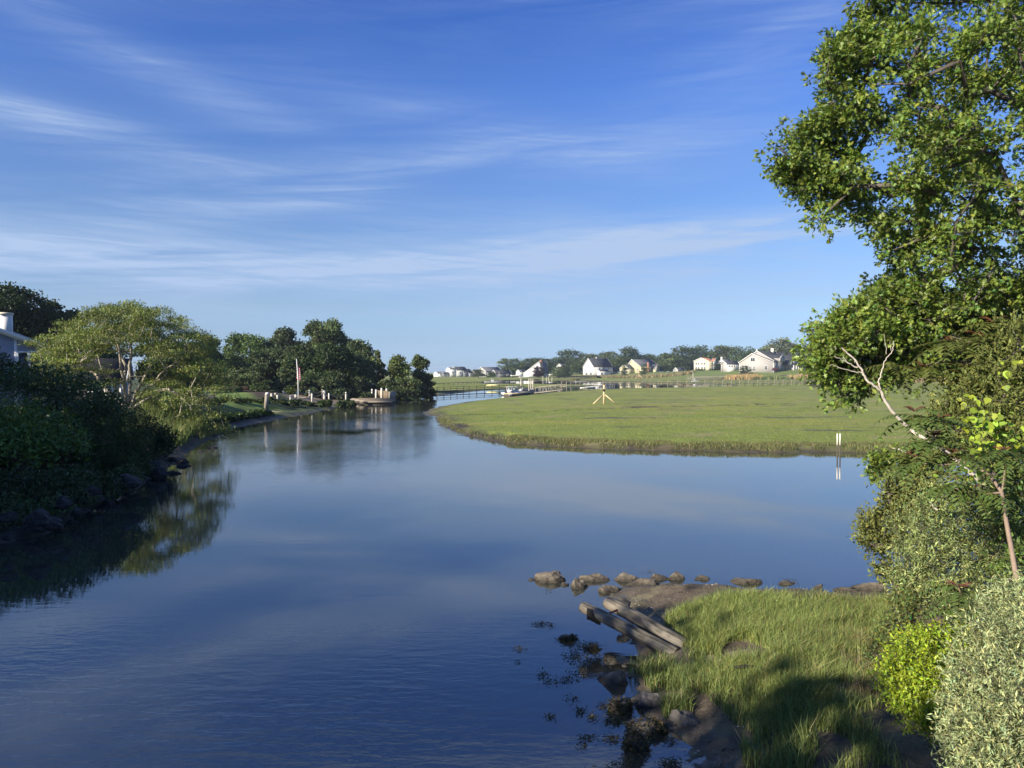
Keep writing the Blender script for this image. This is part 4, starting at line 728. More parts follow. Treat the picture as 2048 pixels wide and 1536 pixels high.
def keep_pt(q, z, Zq):
    e = fbm(q[:, 0] * 1.6, q[:, 1] * 1.6, 91); bare = np.zeros(len(q), bool)
    for x, y, rx, ry in [(1505, 1190, .16, .2), (1485, 1300, .32, .38), (1710, 1390, .22, .3), (1420, 1300, .1, .2), (1610, 1480, .5, .4), (1700, 1330, .15, .3)]:
        c = G(x, y, .45); bare |= ((q[:, 0] - c[0]) / rx) ** 2 + ((q[:, 1] - c[1]) / ry) ** 2 < .6 + e
    pd = poly_sd(q[:, 0], q[:, 1], np.array(PT)); return (~bare) & (z > .13) & (e > .27) & (rng.random(len(q)) < .06 + pd / .55 + (e - .5) * 1.2)
grassobj('cordgrass', scatter(PT, 70000), .22, .009, (.215, .26, .08), 'tall light green grass covering the near point', .35, .65, .30, .03, keep_pt, None, .07)
ED = [tuple(G(x, y, .3)[:2]) for x, y in [(1235, 1320), (1262, 1285), (1300, 1300), (1345, 1310), (1390, 1350), (1420, 1380), (1350, 1365), (1300, 1345), (1262, 1360)]]
ED2 = [tuple(G(x, y, .3)[:2]) for x, y in [(1320, 1375), (1375, 1370), (1385, 1395), (1330, 1400)]]; ED3 = [tuple(G(x, y, .3)[:2]) for x, y in [(1480, 1460), (1560, 1440), (1640, 1500), (1620, 1545), (1500, 1545)]]
qq = np.concatenate([scatter(ED, 2600), scatter(ED2, 500), scatter(ED3, 1500)]); grassobj('shore_grass', qq, .28, .011, (.16, .20, .065), 'sparse tufts of green grass in the near mud', .3, .4, .28, .03, lambda q, z, Zq: (fbm(q[:, 0] * 2.4, q[:, 1] * 2.4, 17) > .47) & (z > .02))
dry = scatter([tuple(G(x, y, .5)[:2]) for x, y in [(1690, 1260), (1780, 1300), (1770, 1400), (1700, 1400), (1680, 1320)]], 1500); grassobj('dry_grass', dry, .22, .009, (.30, .24, .13), 'dry straw coloured grass at the foot of the bank', .5, .8, .25, .02, lambda q, z, Zq: fbm(q[:, 0] * 2, q[:, 1] * 2, 19) > .4)
# marsh: short grass over the near marsh and a taller fringe along its muddy edge
MP = [tuple(G(x, y, .5)[:2]) for x, y in [(852, 822), (905, 808), (1000, 796), (1110, 786), (1250, 780), (1480, 778), (1800, 778), (2150, 800), (2150, 903), (1800, 900), (1550, 899), (1300, 894), (1150, 889), (1040, 882), (950, 870), (900, 856), (870, 836)]]
q = scatter(MP, 260000); q = q[rng.random(len(q)) < np.clip(1.35 - q[:, 1] / 75, 0, 1)]
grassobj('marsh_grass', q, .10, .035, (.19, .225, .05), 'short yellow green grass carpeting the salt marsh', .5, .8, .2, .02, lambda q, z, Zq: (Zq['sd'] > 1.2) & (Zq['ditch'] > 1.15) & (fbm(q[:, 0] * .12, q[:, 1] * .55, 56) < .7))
def fringe(pts, n, w_): 
    P = np.array([G(x, y, 0)[:2] for x, y in pts]); L_ = np.linalg.norm(np.diff(P, axis=0), axis=1); t = rng.random(n) * L_.sum(); c_ = np.concatenate([[0], np.cumsum(L_)]); q = np.column_stack([np.interp(t, c_, P[:, 0]), np.interp(t, c_, P[:, 1])])
    return q + np.column_stack([rng.normal(0, .25, n), rng.uniform(.1, w_, n)])
q = np.concatenate([fringe([(1010, 886), (1150, 896), (1250, 900), (1400, 903.5), (1550, 905), (1700, 906), (1850, 907), (2100, 908)], 26000, 3.0), fringe([(868, 836), (905, 864), (950, 878), (1010, 886)], 3500, 2.6)])
grassobj('marsh_edge_grass', q, .20, .025, (.15, .16, .065), 'coarse olive grass fringing the muddy marsh edge', .25, .35, .3, .03, lambda q, z, Zq: (z > .02) & (fbm(q[:, 0] * .9, q[:, 1] * .9, 23) > .36))
RD = [tuple(G(x, y, 1)[:2]) for x, y in [(270, 838), (300, 815), (370, 818), (425, 830), (410, 858), (350, 868), (300, 862)]]
grassobj('reed_bed', scatter(RD, 9000), 1.15, .045, (.17, .21, .07), 'light green reeds below the pale multi trunked tree', .2, .3, .25, .05, lambda q, z, Zq: z > .25)
SP = [tuple(G(x, y, .1)[:2]) for x, y in [(395, 868), (420, 855), (458, 850), (462, 856), (430, 868), (400, 880)]]; grassobj('spit_grass', scatter(SP, 2500), .3, .04, (.19, .21, .08), 'short grass on the little spit of the left bank', .3, .4, .25, .03)
def farreed(name, label, poly, n, h, col, d): 
    q = scatter([tuple(Q(x, 744, dd)[:2]) for x, dd in poly], n); grassobj(name, q, h, .35, col, label, .1, .15, .2, .1)
farreed('straw_reeds', 'straw coloured reeds in front of the white garage and grey shingled house', [(1448, 400), (1500, 392), (1530, 398), (1512, 430), (1455, 425)], 2400, 2.6, (.42, .30, .15), 400)
farreed('straw_reeds', 'straw coloured reeds in front of the grey shingled house porch', [(1575, 390), (1640, 385), (1680, 400), (1600, 420)], 2200, 2.8, (.40, .29, .16), 400)
farreed('green_reeds', 'green reeds along the shore below the grey shingled house', [(1505, 392), (1580, 388), (1600, 410), (1510, 425)], 2200, 1.9, (.12, .16, .06), 400)
farreed('straw_reeds', 'band of tan reeds in front of the tan and white houses', [(1140, 505), (1380, 485), (1390, 500), (1150, 520)], 4200, 2.2, (.25, .22, .12), 500)
farreed('straw_reeds', 'straw coloured reeds seen through the lowest oak branches', [(1755, 300), (1900, 280), (2000, 270), (2000, 300), (1760, 330)], 5000, 3.4, (.42, .31, .19), 300)
# ground cover down the shaded left bank
GC = LEFT[11:] + [tuple(G(x, y, 1.8)[:2]) for x, y in [(690, 795), (560, 797), (430, 806), (400, 820), (330, 835)]]
q = scatter(GC, 20000); z, Zq = hf(q[:, 0], q[:, 1], True); k = (Zq['ul'] > 1.5); q, z = q[k], z[k]; n = len(q)
V, Fs, k = inst(CLU, np.column_stack([q, z + rng.uniform(0, .5, n) * fbm(q[:, 0] * .5, q[:, 1] * .5, 3)]), rdir(n), unit(rng.normal(0, .5, (n, 3)) + [0, 0, 1]), rng.uniform(.25, .6, n))
tag(build('ground_cover', V, Fs, LEAF, None, np.repeat(leafcol((.05, .085, .025), n, .3, .12), k, 0)), 'dark leafy ground cover on the left bank slope', None, None, 'stuff')
q = np.concatenate([scatter([(-12.8, 12), (-14, 20), (-15, 28), (-16.5, 36), (-22, 50), (-32, 50), (-30, 10)], 14000)]); z, Zq = hf(q[:, 0], q[:, 1], True); k = Zq['ul'] > .8; q, z = q[k], z[k]; n = len(q)
V, Fs, k = inst(CLU, np.column_stack([q, z + rng.uniform(0, .4, n)]), rdir(n), unit(rng.normal(0, .5, (n, 3)) + [0, 0, 1]), rng.uniform(.12, .26, n))
tag(build('undergrowth', V, Fs, LEAF, None, np.repeat(leafcol((.035, .06, .02), n, .3, .12), k, 0)), 'dark undergrowth between the shrubs of the left bank', None, None, 'stuff')
# ================================================================== HOUSES
WHITE = M('white_paint', (.68, .67, .65), .6, .05, 3); ROOFG = M('grey_shingle', (.10, .105, .115), .9, .2, 3, .2); ROOFD = M('dark_shingle', (.045, .048, .055), .9, .2, 3, .2); ROOFB = M('terracotta_shingle', (.36, .17, .10), .9, .2, 3)
GLASS = M('window_glass', (.03, .04, .05), .08, .1, 1, spec=.6); TRIM = M('white_trim', (.80, .79, .76), .55, .04, 4); BRICK = M('brick', (.30, .15, .10), .9, .25, 5); CREAM = M('cream_chimney', (.62, .58, .48), .8, .1, 4)
def siding(name, c, pitch=.2):
    m = M(name, c, .75, .06, 2); nt = m.node_tree; N, L = nt.nodes, nt.links; p = [n for n in N if n.type == 'BSDF_PRINCIPLED'][0]
    tc = [n for n in N if n.type == 'TEX_COORD'][0]; wv = N.new('ShaderNodeTexWave'); wv.wave_type = 'BANDS'; wv.bands_direction = 'Z'; wv.wave_profile = 'SAW'; wv.inputs['Scale'].default_value = 1 / pitch / 3.18
    L.new(tc.outputs['Object'], wv.inputs[0]); b = N.new('ShaderNodeBump'); b.inputs['Strength'].default_value = .6; b.inputs['Distance'].default_value = .03; L.new(wv.outputs[0], b.inputs['Height']); L.new(b.outputs[0], p.inputs['Normal']); return m
ROOFX = M('black_shingle', (.018, .018, .02), .95, .2, 3); SWHITE = siding('white_clapboard', (.64, .64, .63)); SGREY = siding('grey_shingle_siding', (.36, .34, .32)); STAN = siding('tan_clapboard', (.46, .42, .26)); SCREAM = siding('cream_clapboard', (.68, .60, .42)); SLAV = siding('lavender_grey_clapboard', (.34, .37, .47), .16); SDARK = siding('dark_grey_siding', (.13, .14, .16)); SMID = siding('mid_grey_siding', (.30, .30, .28))
class House:
    def __init__(s, name, label, cat, px_, base, d, rz, group=None):
        p = Q(px_, 744, d); s.t = thing(name, label, cat, (p[0], d, base), math.radians(rz), group); s.tr = MB(); s.nwin = 0
    def block(s, x0, x1, y0, y1, z0, eave, ridge, axis='x', wall=SWHITE, roof=ROOFG, ov=.4, th_=.22, wn='wall', rakes='both', peak=.5):
        """gabled block: walls, roof slab, white rake boards and corner boards"""
        a0, a1 = (y0, y1) if axis == 'x' else (x0, x1); b0, b1 = (x0, x1) if axis == 'x' else (y0, y1); mid = a0 + (a1 - a0) * peak
        MB().prism([(a0, z0), (a1, z0), (a1, eave), (mid, ridge), (a0, eave)], axis, b0, b1).build(wn, wall, s.t)
        def off(sgn): 
            e = a0 if sgn < 0 else a1; sl = (ridge - eave) / abs(mid - e); return (e + sgn * ov, eave - sl * ov)
        l_, r_ = off(-1), off(1); g = .03
        MB().prism([(l_[0], l_[1] + g), (mid, ridge + g), (r_[0], r_[1] + g), (r_[0], r_[1] + g + th_), (mid, ridge + g + th_ * 1.15), (l_[0], l_[1] + g + th_)], axis, b0 - ov, b1 + ov).build('roof', roof, s.t)
        rb = .38
        for q, e in ((0, b0 - ov), (1, b1 + ov)):
            A, B_ = (e - .07, e - .005) if q == 0 else (e + .005, e + .07)
            MB().prism([(l_[0], l_[1] + g + th_ + .03), (mid, ridge + g + th_ * 1.15 + .03), (r_[0], r_[1] + g + th_ + .03), (r_[0], r_[1] + g + th_ - rb), (mid, ridge + g + th_ * 1.15 - rb), (l_[0], l_[1] + g + th_ - rb)], axis, A, B_).build('rake_board', TRIM, s.t)
        for X_, Y_ in ((x0, y0), (x1, y0), (x0, y1), (x1, y1)): MB().b2((X_ - .09, Y_ - .09, z0), (X_ + .09, Y_ + .09, eave - .06)).build('corner_board', TRIM, s.t)
    def win(s, face, at, u, z, w_, h, name='window', mull=1):
        f, p = MB(), MB(); fw = .13
        def box(m, u0, u1, z0, z1, dp, dq):
            if face == '-y': m.b2((u0, at - dq, z0), (u1, at - dp, z1))
            elif face == '+y': m.b2((u0, at + dp, z0), (u1, at + dq, z1))
            elif face == '-x': m.b2((at - dq, u0, z0), (at - dp, u1, z1))
            else: m.b2((at + dp, u0, z0), (at + dq, u1, z1))
        u0, u1, z0, z1 = u - w_ / 2, u + w_ / 2, z - h / 2, z + h / 2
        box(f, u0 - fw, u0, z0 - fw, z1 + fw, -.02, .09); box(f, u1, u1 + fw, z0 - fw, z1 + fw, -.02, .09); box(f, u0, u1, z1, z1 + fw, -.02, .09); box(f, u0, u1, z0 - fw, z0, -.02, .09)
        for k in range(1, mull + 1): uu = u0 + (u1 - u0) * k / (mull + 1); box(f, uu - .05, uu + .05, z0, z1, -.02, .085)
        fo = f.build(name, TRIM, s.t); box(p, u0, u1, z0, z1, -.03, .03); p.build('pane', GLASS, fo)
    def chimney(s, x, y, z0, z1, w_=.9, m=BRICK):
        c = MB().b2((x - w_ / 2, y - w_ / 2, z0), (x + w_ / 2, y + w_ / 2, z1)).b2((x - w_ / 2 - .08, y - w_ / 2 - .08, z1), (x + w_ / 2 + .08, y + w_ / 2 + .08, z1 + .18)); c.build('chimney', m, s.t)
    def box(s, name, lo, hi, m): return MB().b2(lo, hi).build(name, m, s.t)
    def done(s): 
        if s.tr.v: s.tr.build('trim', TRIM, s.t)
FH = 'far houses across the marsh'
# white gabled house
d = 540; k = d / F
h = House('house', 'white gabled house with a grey roof and a low addition beside a tan reed bed', 'house', 1187.5, 4.5 - 6 * k, d, 42, FH)
h.block(0, 20, 0, 10, -1.5, 5.9, 11.6, 'x', SWHITE, ROOFD); h.block(3, 14, -3.2, .2, -1.5, 2.6, 3.5, 'x', SWHITE, ROOFD, .25, peak=.93); h.block(20.2, 28, 2, 9, -1.5, 2.6, 6.2, 'x', SWHITE, ROOFD)
for x in (6.2, 10.5, 15.8): h.win('-y', 0, x, 4.5, 1.0, 1.3)
h.win('-y', 0, 17.5, 1.2, 1.6, 1.4); h.win('-y', -3.2, 5, .9, 1.5, 1.5)
for y in (2.8, 6.8): h.win('-x', 0, y, .8, 1.8, 2.2)
h.chimney(10, 6.5, 10, 12.6, .7, CREAM); h.done()
# tan house
d = 545; k = d / F
h = House('house', 'tan house with a long grey roof and a brick chimney behind reeds', 'house', 1281, 4.5 - 2 * k, d, 40, FH)
h.block(0, 21, 0, 13, -2, 4.6, 9.6, 'x', STAN, ROOFG, peak=.62); h.block(-6, -.2, 6, 14, -2, 3.2, 6.0, 'x', STAN, ROOFG); h.block(12, 17, -3, .2, -2, 3.0, 6.0, 'y', STAN, ROOFG, .3)
for y in (8.2, 10, 11.8): h.win('-x', -6, y, .9, 1.2, 2.2)
h.win('-x', 0, 3, 2.6, 1.2, 1.3); h.win('-y', 0, 8, 1.4, 1.6, 2); h.win('-y', 0, 19, 1.4, 1.8, 2.2); h.win('-y', -3, 14.5, 1, 1.6, 2); h.chimney(7.5, -.7, -2, 7.6, 1.2, BRICK); h.done()
# yellow house
d = 560; k = d / F
h = House('house', 'narrow cream yellow house with a terracotta roof among dark trees', 'house', 1417, 4.5 + 5 * k, d, 45, FH)
h.block(0, 14, 0, 12, -3, 6.2, 8.4, 'x', SCREAM, ROOFB, .5); h.block(4.5, 10, -1.6, .2, -3, 6.0, 8.2, 'y', SMID, ROOFB, .3)
for y in (3.2, 5.4): h.win('-x', 0, y, 1.0, 1.4, 1.9); h.win('-x', 0, y, 4.4, 1.3, 1.7)
for y in (8.2, 10.2): h.win('-x', 0, y, 1.0, 1.4, 1.9); h.win('-x', 0, y, 4.4, 1.3, 1.7)
h.win('-y', -1.6, 6.2, 4.4, .9, 1.5); h.win('-y', -1.6, 8.6, 4.4, .9, 1.5); h.win('-y', -1.6, 6.2, .9, .9, 1.5); h.done()
# white peak behind
h = House('house', 'white house peak with a small chimney showing above the evergreens', 'house', 1452, 4.5 + 4 * .37, 575, 35, FH); h.block(0, 9, 0, 8, -2, 5.0, 8.0, 'x', SWHITE, ROOFG); h.win('-x', 0, 4, 4.5, 1.1, 1.3); h.chimney(1.8, 5.5, 6, 9.8, 1.2, WHITE); h.done()
# white garage
d = 472; k = d / F
h = House('garage', 'low pale garage with a row of four small windows and a dark roof', 'garage', 1479, 4.5 + 4.5 * k, d, 14, FH)
h.block(-8.5, 0, 0, 7, -2, 3.6, 5.2, 'x', SGREY, ROOFD, .4); MB().b2((-8.5, -.03, -1.6), (0, -.004, 3.3)).build('door', WHITE, h.t)
for x in (-6.8, -5.2, -3.6, -2.0): h.win('-y', -.03, x, 2.2, .8, 1.0, mull=0)
h.done()
# grey shingled house
d = 440; k = d / F
h = House('house', 'large grey shingled house with white trim, steep dark gables and a porch', 'house', 1547, 4.5 + 3.5 * k, d, 47, FH)
h.block(0, 6, 0, 21, -2.5, 4.6, 9.6, 'x', SGREY, ROOFD, .5, peak=.62); h.block(3, 27, 1.2, 19.5, -2.5, 5.6, 11.2, 'x', SGREY, ROOFD, .5, peak=.55, wn='main_wall')
h.block(7, 14, -.4, 6, 5.0, 7.2, 9.0, 'y', SGREY, ROOFD, .3, wn='dormer_wall'); h.block(19, 27.5, -3, 8, -2.5, 5.4, 10.6, 'y', SGREY, ROOFD, .4, wn='wing_wall'); h.block(15, 18.8, -3.4, 2, 3.2, 3.6, 5.6, 'y', SGREY, ROOFD, .3, wn='porch_gable')
for y in (11.6, 14.0, 16.4, 18.6): h.win('-x', 0, y, 1.0, 1.3, 2.6)
h.win('-x', 0, 12.6, 6.3, 2.4, 2.0); h.win('-x', 0, 4.6, 1.4, 1.6, 2.2); h.win('-y', -.4, 9.6, 6.3, 1.3, 1.3); h.win('-y', -.4, 11.6, 6.3, 1.3, 1.3); h.win('-y', 0, 3, 1.2, 1.6, 2.4, mull=0); h.win('-y', 1.2, 9, 1.6, 1.4, 2); h.win('-y', 1.2, 13, 1.6, 1.2, 2); h.win('-y', -3, 22, 7, 1.4, 1.5); h.win('-y', -3, 24.4, 7, 1.4, 1.5)
for x in (15.2, 18.6, 21.5, 24, 27): h.box('porch_column', (x - .15, -5.6, -1.5), (x + .15, -5.3, 3.0), TRIM)
MB().prism([(-5.9, 2.95), (-2.9, 3.9), (-2.9, 4.15), (-5.9, 3.2)], 'x', 18.9, 27.8).build('porch_roof', ROOFD, h.t); h.box('porch_floor', (15, -5.6, -2.2), (27.4, -3.05, -1.3), WHITE)
st = MB()
for i in range(5): st.b2((16, -6.0 - .4 * i, -2.2), (18.4, -5.62 - .4 * i, -1.45 - .25 * i))
st.build('steps', WHITE, h.t); MB().bar((18.5, -5.6, -.3), (18.5, -8, -1.6), .12, .7).bar((15.9, -5.6, -.3), (15.9, -8, -1.6), .12, .7).build('stair_rail', TRIM, h.t); h.chimney(22, 10.5, 10, 13.2, 1.6, CREAM); h.chimney(4.2, 12, 10, 12.2, .4, WHITE); h.done()
MAR = M('dark_canvas', (.05, .02, .025), .8, .2, 3)
V_, f_ = tube_np([Q(x, 740, 425) + [0, 0, z] for x, z in [(1544, .0), (1547, .4), (1551, .6), (1556, .3), (1559, .0)]], [.3, .9, 1.0, .8, .3], 8); b = foot(*Q(1551, 744, 425)[:2]); tag(build('covered_boat', V_, f_, MAR, None, None, True, b), 'dark covered boat on the lawn in front of the grey shingled house', 'covered boat')
# white cottage with plum tree
d = 530; k = d / F
h = House('house', 'white cottage with long sloping roofs behind the plum coloured tree', 'house', 1084, 4.5 - 7.5 * k, d, 66, FH)
h.block(0, 12, 0, 12, -1, 2.6, 9.6, 'x', SWHITE, ROOFG, .4, peak=.18); h.block(-3, -.2, 4, 12.5, -1, 1.8, 3.6, 'x', SWHITE, ROOFG, .3)
h.win('-x', 0, 3.4, 6.4, 1.3, 1.3); h.win('-x', 0, 3.4, 2.8, 2, 1.6); h.win('-x', 0, 7.0, 2.6, 1.3, 1.4); h.chimney(3, 2, 6, 10.8, 1.3, BRICK); h.done()
h = House('house', 'small white gable showing between dark trees left of the white gabled house', 'house', 1127, 4.5 - 1 * .38, 585, 60, FH); h.block(0, 8, 0, 7, -3, 3.4, 6.4, 'x', SWHITE, ROOFG); h.win('-x', 0, 3.5, 3.2, 1.0, 1.2); h.done()
h = House('boathouse', 'long grey boathouse with a pale end wall far across the marsh', 'boathouse', 972, 4.5 - 8 * .37, 570, 30, FH); h.block(0, 14, 0, 11, -1, 3.6, 6.4, 'x', SMID, ROOFG, .5, peak=.7); h.win('-x', 0, 6, 2.5, 1.5, 1.2); h.win('-y', 0, 7, 1.8, 3, 1.6, mull=2); h.done()
h = House('house', 'low dark house beside the far grey boathouse', 'house', 992, 4.5 - 8 * .37, 560, 24, FH); h.block(0, 12, 0, 8, -1, 2.2, 4.2, 'x', SDARK, ROOFD); h.win('-y', 0, 4, 1.2, 1.6, 1.2); h.win('-y', 0, 9, 1.2, 1.6, 1.2); h.done()
h = House('shed', 'little white shed with a grey roof by the boat on the stand', 'shed', 1040, 4.5 - 5 * .36, 545, 40, FH); h.block(0, 5, 0, 4, -1, 1.8, 3.2, 'x', SWHITE, ROOFG, .25); h.win('-x', 0, 2, 1, .8, .8); h.done()
h = House('shed', 'small pale shed with a dark roof right of the tan house', 'shed', 1356, 4.5 - 1 * .35, 540, 25, FH); h.block(0, 6.5, 0, 5, -2, 1.6, 3.2, 'x', SMID, ROOFD, .3); h.win('-y', 0, 3, .7, 1.2, .9); h.done()
for i, (px_, w_, e, r, lab, wl, rf) in enumerate([(876, 9, 2.2, 3.6, 'low white house leftmost on the far shore', SWHITE, ROOFG), (887, 7, 2.2, 3.4, 'second low white house from the left on the far shore', SWHITE, ROOFG), (901, 8, 5.8, 7.2, 'tall white house with a flat looking roof on the far shore', SWHITE, ROOFG),
        (914, 12, 5.0, 7.8, 'white two storey house with a hipped grey roof on the far shore', SWHITE, ROOFD), (928, 10, 3.4, 6.0, 'dark grey house right of the tallest white house on the far shore', SDARK, ROOFD), (938, 7, 2.4, 3.8, 'low white house right of the dark grey one on the far shore', SWHITE, ROOFG), (950, 6, 3.0, 4.6, 'small pale grey house left of the far round tree', SMID, ROOFG)]):
    d = 640; h = House('house', lab, 'house', px_, 4.5 - 8.5 * d / F, d + i * 3, 35 + i * 3, 'low houses on the far shore'); h.block(0, w_, 0, w_ * .8, -1.5, e, r, 'x', wl, rf, .3)
    h.win('-x', 0, w_ * .4, e * .55, 1.4, 1.2); h.win('-y', 0, w_ * .3, e * .55, 1.2, 1.2); h.win('-y', 0, w_ * .7, e * .55, 1.2, 1.2); h.done()
for px_, rz, lab in [(1724, 30, 'white house glimpsed through the oak branches behind the straw coloured reeds'), (1840, 25, 'pale house partly hidden by the oak leaves right of the straw coloured bank')]:
    h = House('house', lab, 'house', px_, 5.6, 430, rz, FH); h.block(0, 14, 0, 9, -2.5, 4.6, 8.4, 'x', SWHITE, ROOFG); h.win('-y', 0, 4, 2, 1.4, 1.6); h.win('-y', 0, 10, 2, 1.4, 1.6); h.win('-x', 0, 4.5, 3, 1.4, 1.6); h.done()
# lavender grey house at the left edge
d = 58; h = House('house', 'lavender grey clapboard house with a white chimney at the left edge', 'house', 36, 2.0, d, 26)
h.block(-12, 1.55, 0, 10, -.5, 4.45, 7.2, 'y', SLAV, ROOFD, .35, .2)
h.win('-y', 0, .35, 2.9, .55, 2.1, mull=0); h.win('-y', 0, 1.12, 2.9, .55, 2.1, mull=0); h.win('-y', 0, -3.4, 2.9, 1.3, 1.7); h.win('+x', 1.55, 4, 3, 1.2, 1.7)
h.box('corner_board', (-.22, -.05, -.5), (-.02, -.012, 5.0), TRIM); h.box('chimney', (-1.35, 1.2, 4.5), (-.55, 2.1, 6.9), WHITE); h.box('chimney_cap', (-1.42, 1.12, 6.91), (-.48, 2.18, 7.05), CREAM); h.done()
d = 76; h = House('house', 'low grey house with a dark roof behind the pale multi trunked tree', 'house', 140, 1.9, d, 20); h.block(0, 4.5, 0, 5, -.3, 2.1, 3.7, 'x', SMID, ROOFX, .6, .25); h.win('-y', 0, 2, 1.4, 1.0, 1.4); h.win('-x', 0, 2.5, 1.2, 1.0, 1.2); h.box('door', (3.0, -.06, -.2), (3.9, -.004, 1.8), WHITE); h.done()
# ================================================================== WOODEN WALKS, POSTS, BOATS
GREYW = M('weathered_wood', (.26, .23, .19), .9, .25, 6, .3, stretch=(1, 1, .3)); DKW = M('dark_wet_wood', (.075, .065, .055), .8, .3, 6, .3); NEWW = M('new_lumber', (.58, .45, .26), .8, .12, 6); WPOST = M('white_painted_post', (.66, .63, .55), .7, .12, 6); ROPE = M('rope', (.30, .25, .18), .95, .2, 20)
def resample(P, step):
    P = np.array(P, float); L_ = np.linalg.norm(np.diff(P[:, :2], axis=0), axis=1); c_ = np.concatenate([[0], np.cumsum(L_)]); t = np.linspace(0, c_[-1], max(2, int(c_[-1] / step) + 1))
    return np.stack([np.interp(t, c_, P[:, i]) for i in range(P.shape[1])], -1)
def walk(label, pts, step, deckz, rail, wid=1.3, m=GREYW, rails=(1.0, .45), group='wooden walks over the marsh', name='boardwalk', thick=.13, pw=.10, both=True):
    """pts: (px, py at ground, ground z) ; deck on posts with rails"""
    W = resample([G(x, y, z) for x, y, z in pts], step); b = W[0].copy(); t = thing(name, label, 'boardwalk', b, 0, group); deck, rl = MB(), MB()
    for i in range(len(W) - 1):
        A, B_ = W[i] - b, W[i + 1] - b; A[2] = B_[2] = 0; A = A + [0, 0, deckz]; B_ = B_ + [0, 0, deckz]; dr = unit(B_ - A); nn = np.array([-dr[1], dr[0], 0])
        if deckz > .05: deck.bar(A, B_, wid, thick)
        if rail:
            for sd_ in ((-1, 1) if both else (-1,)):
                o = nn * (wid / 2 - .02) * sd_
                for rz_ in rails: rl.bar(A + o + [0, 0, rz_], B_ + o + [0, 0, rz_], .05, .09)
    if deck.v: deck.build('deck', m, t)
    if rail: rl.build('rail', m, t)
    top = deckz + (max(rails) + .12 if rail else 0); proto = None
    for i in range(len(W)):
        j = min(i, len(W) - 2); dr = unit((W[j + 1] - W[j]) * [1, 1, 0]); nn = np.array([-dr[1], dr[0], 0])
        for sd_ in ((-1, 1) if both else (-1,)):
            q = W[i] - b; q[2] = 0; q = q + nn * (wid / 2 + .07) * sd_
            if proto is None:
                proto = MB().b2((-pw / 2, -pw / 2, -1.0), (pw / 2, pw / 2, top)).build('post', m, t); o = proto
            else: o = proto.copy(); COL.objects.link(o); o.parent = t
            o.location = [float(v) for v in q]; o.rotation_euler = (0, 0, math.atan2(dr[1], dr[0]))
    return t
walk('long weathered boardwalk with rails crossing the marsh in front of the far houses', [(1128, 779.5, .5), (1300, 774.5, .55), (1480, 772, .55), (1612, 770.5, .55)], 3.4, .75, True)
walk('short ramp of the marsh boardwalk bending down beside the oak branches', [(1613, 770.6, .55), (1650, 776, .55), (1692, 780, .5)], 3.4, .45, True, m=DKW)
walk('dark post and rail walk along the mud beyond the tree grove', [(868, 784, .35), (935, 781, .35), (1036, 778, .35)], 2.6, .12, True, m=DKW, rails=(.85, .45), both=False)
walk('far dark boardwalk on short posts in front of the white and tan houses', [(1112, 759.5, .5), (1200, 756, .5), (1290, 755, .5), (1372, 753.5, .5)], 3.6, 1.5, False, 1.6, DKW, name='boardwalk', thick=.5)
walk('low walk on short dark posts along the far creek left of the yellow kayak', [(872, 771, .5), (940, 768, .5), (1004, 766.5, .5)], 4.0, .6, False, 1.0, DKW)
walk('pier on dark posts crossing the far pool behind the tall pilings', [(1002, 767.5, .0), (1040, 766, .0), (1078, 764.5, .0)], 4.2, 1.2, False, 1.3, DKW, thick=.3)
walk('grey walkway with close posts leading to the straw coloured reeds', [(1378, 762, .4), (1400, 760.5, .5), (1440, 758.5, .5), (1468, 757.5, .5)], 3.0, 1.1, True, 1.4, GREYW, rails=(1.1,))
PILE = M('bleached_piling', (.42, .38, .31), .85, .2, 5)
def pole(name, label, cat, x, y, z, toppx, r, m, group, extra=None):
    b = G(x, y, z); h = (y - toppx) * b[1] / F; o = MB().tube([(0, 0, -1.2), (0, 0, h * .5), (.01, 0, h)], [r, r * .95, r * .9], 9).build(name, m, None); o.location = b; return tag(o, label, cat, group)
DG = 'tall pilings at the floating dock'
for x, y, t_, lab in [(1042, 788, 757, 'leftmost tall piling of the floating dock'), (1058, 787, 757, 'second tall piling of the floating dock'), (1062, 784, 757, 'third tall piling of the floating dock'), (1066, 786, 758, 'tall piling where the gangway meets the floating dock')]: pole('piling', lab, 'piling', x, y, .0, t_, .12, PILE, DG)
for x, y, t_, lab in [(1086, 767, 752, 'left piling at the far pool'), (1093, 768, 753, 'second piling at the far pool'), (1097, 766, 753, 'third piling at the far pool'), (1104, 767, 754, 'right piling at the far pool beside the small float'), (998, 758, 744, 'pale piling at the far bank left of the boats'), (1386, 764, 744, 'tall pale post at the grey walkway landing'), (1464, 757, 737, 'pale post at the end of the grey walkway by the straw reeds')]: pole('piling', lab, 'piling', x, y, .0 if y > 765 else .4, t_, .13, PILE, 'pilings at the far pool')
for x, lab in [(1674.5, 'left one of the paired white tipped stakes at the marsh edge'), (1680, 'right one of the paired white tipped stakes at the marsh edge')]:
    b = G(x, 909, .1); t = thing('marker_stake', lab, 'stake', b, 0, 'paired stakes at the marsh edge'); MB().tube([(0, 0, -.8), (0, 0, .5)], .036, 8).build('stake_foot', DKW, t); MB().tube([(0, 0, .501), (0, 0, 1.12)], .038, 8).build('stake_top', WPOST, t)
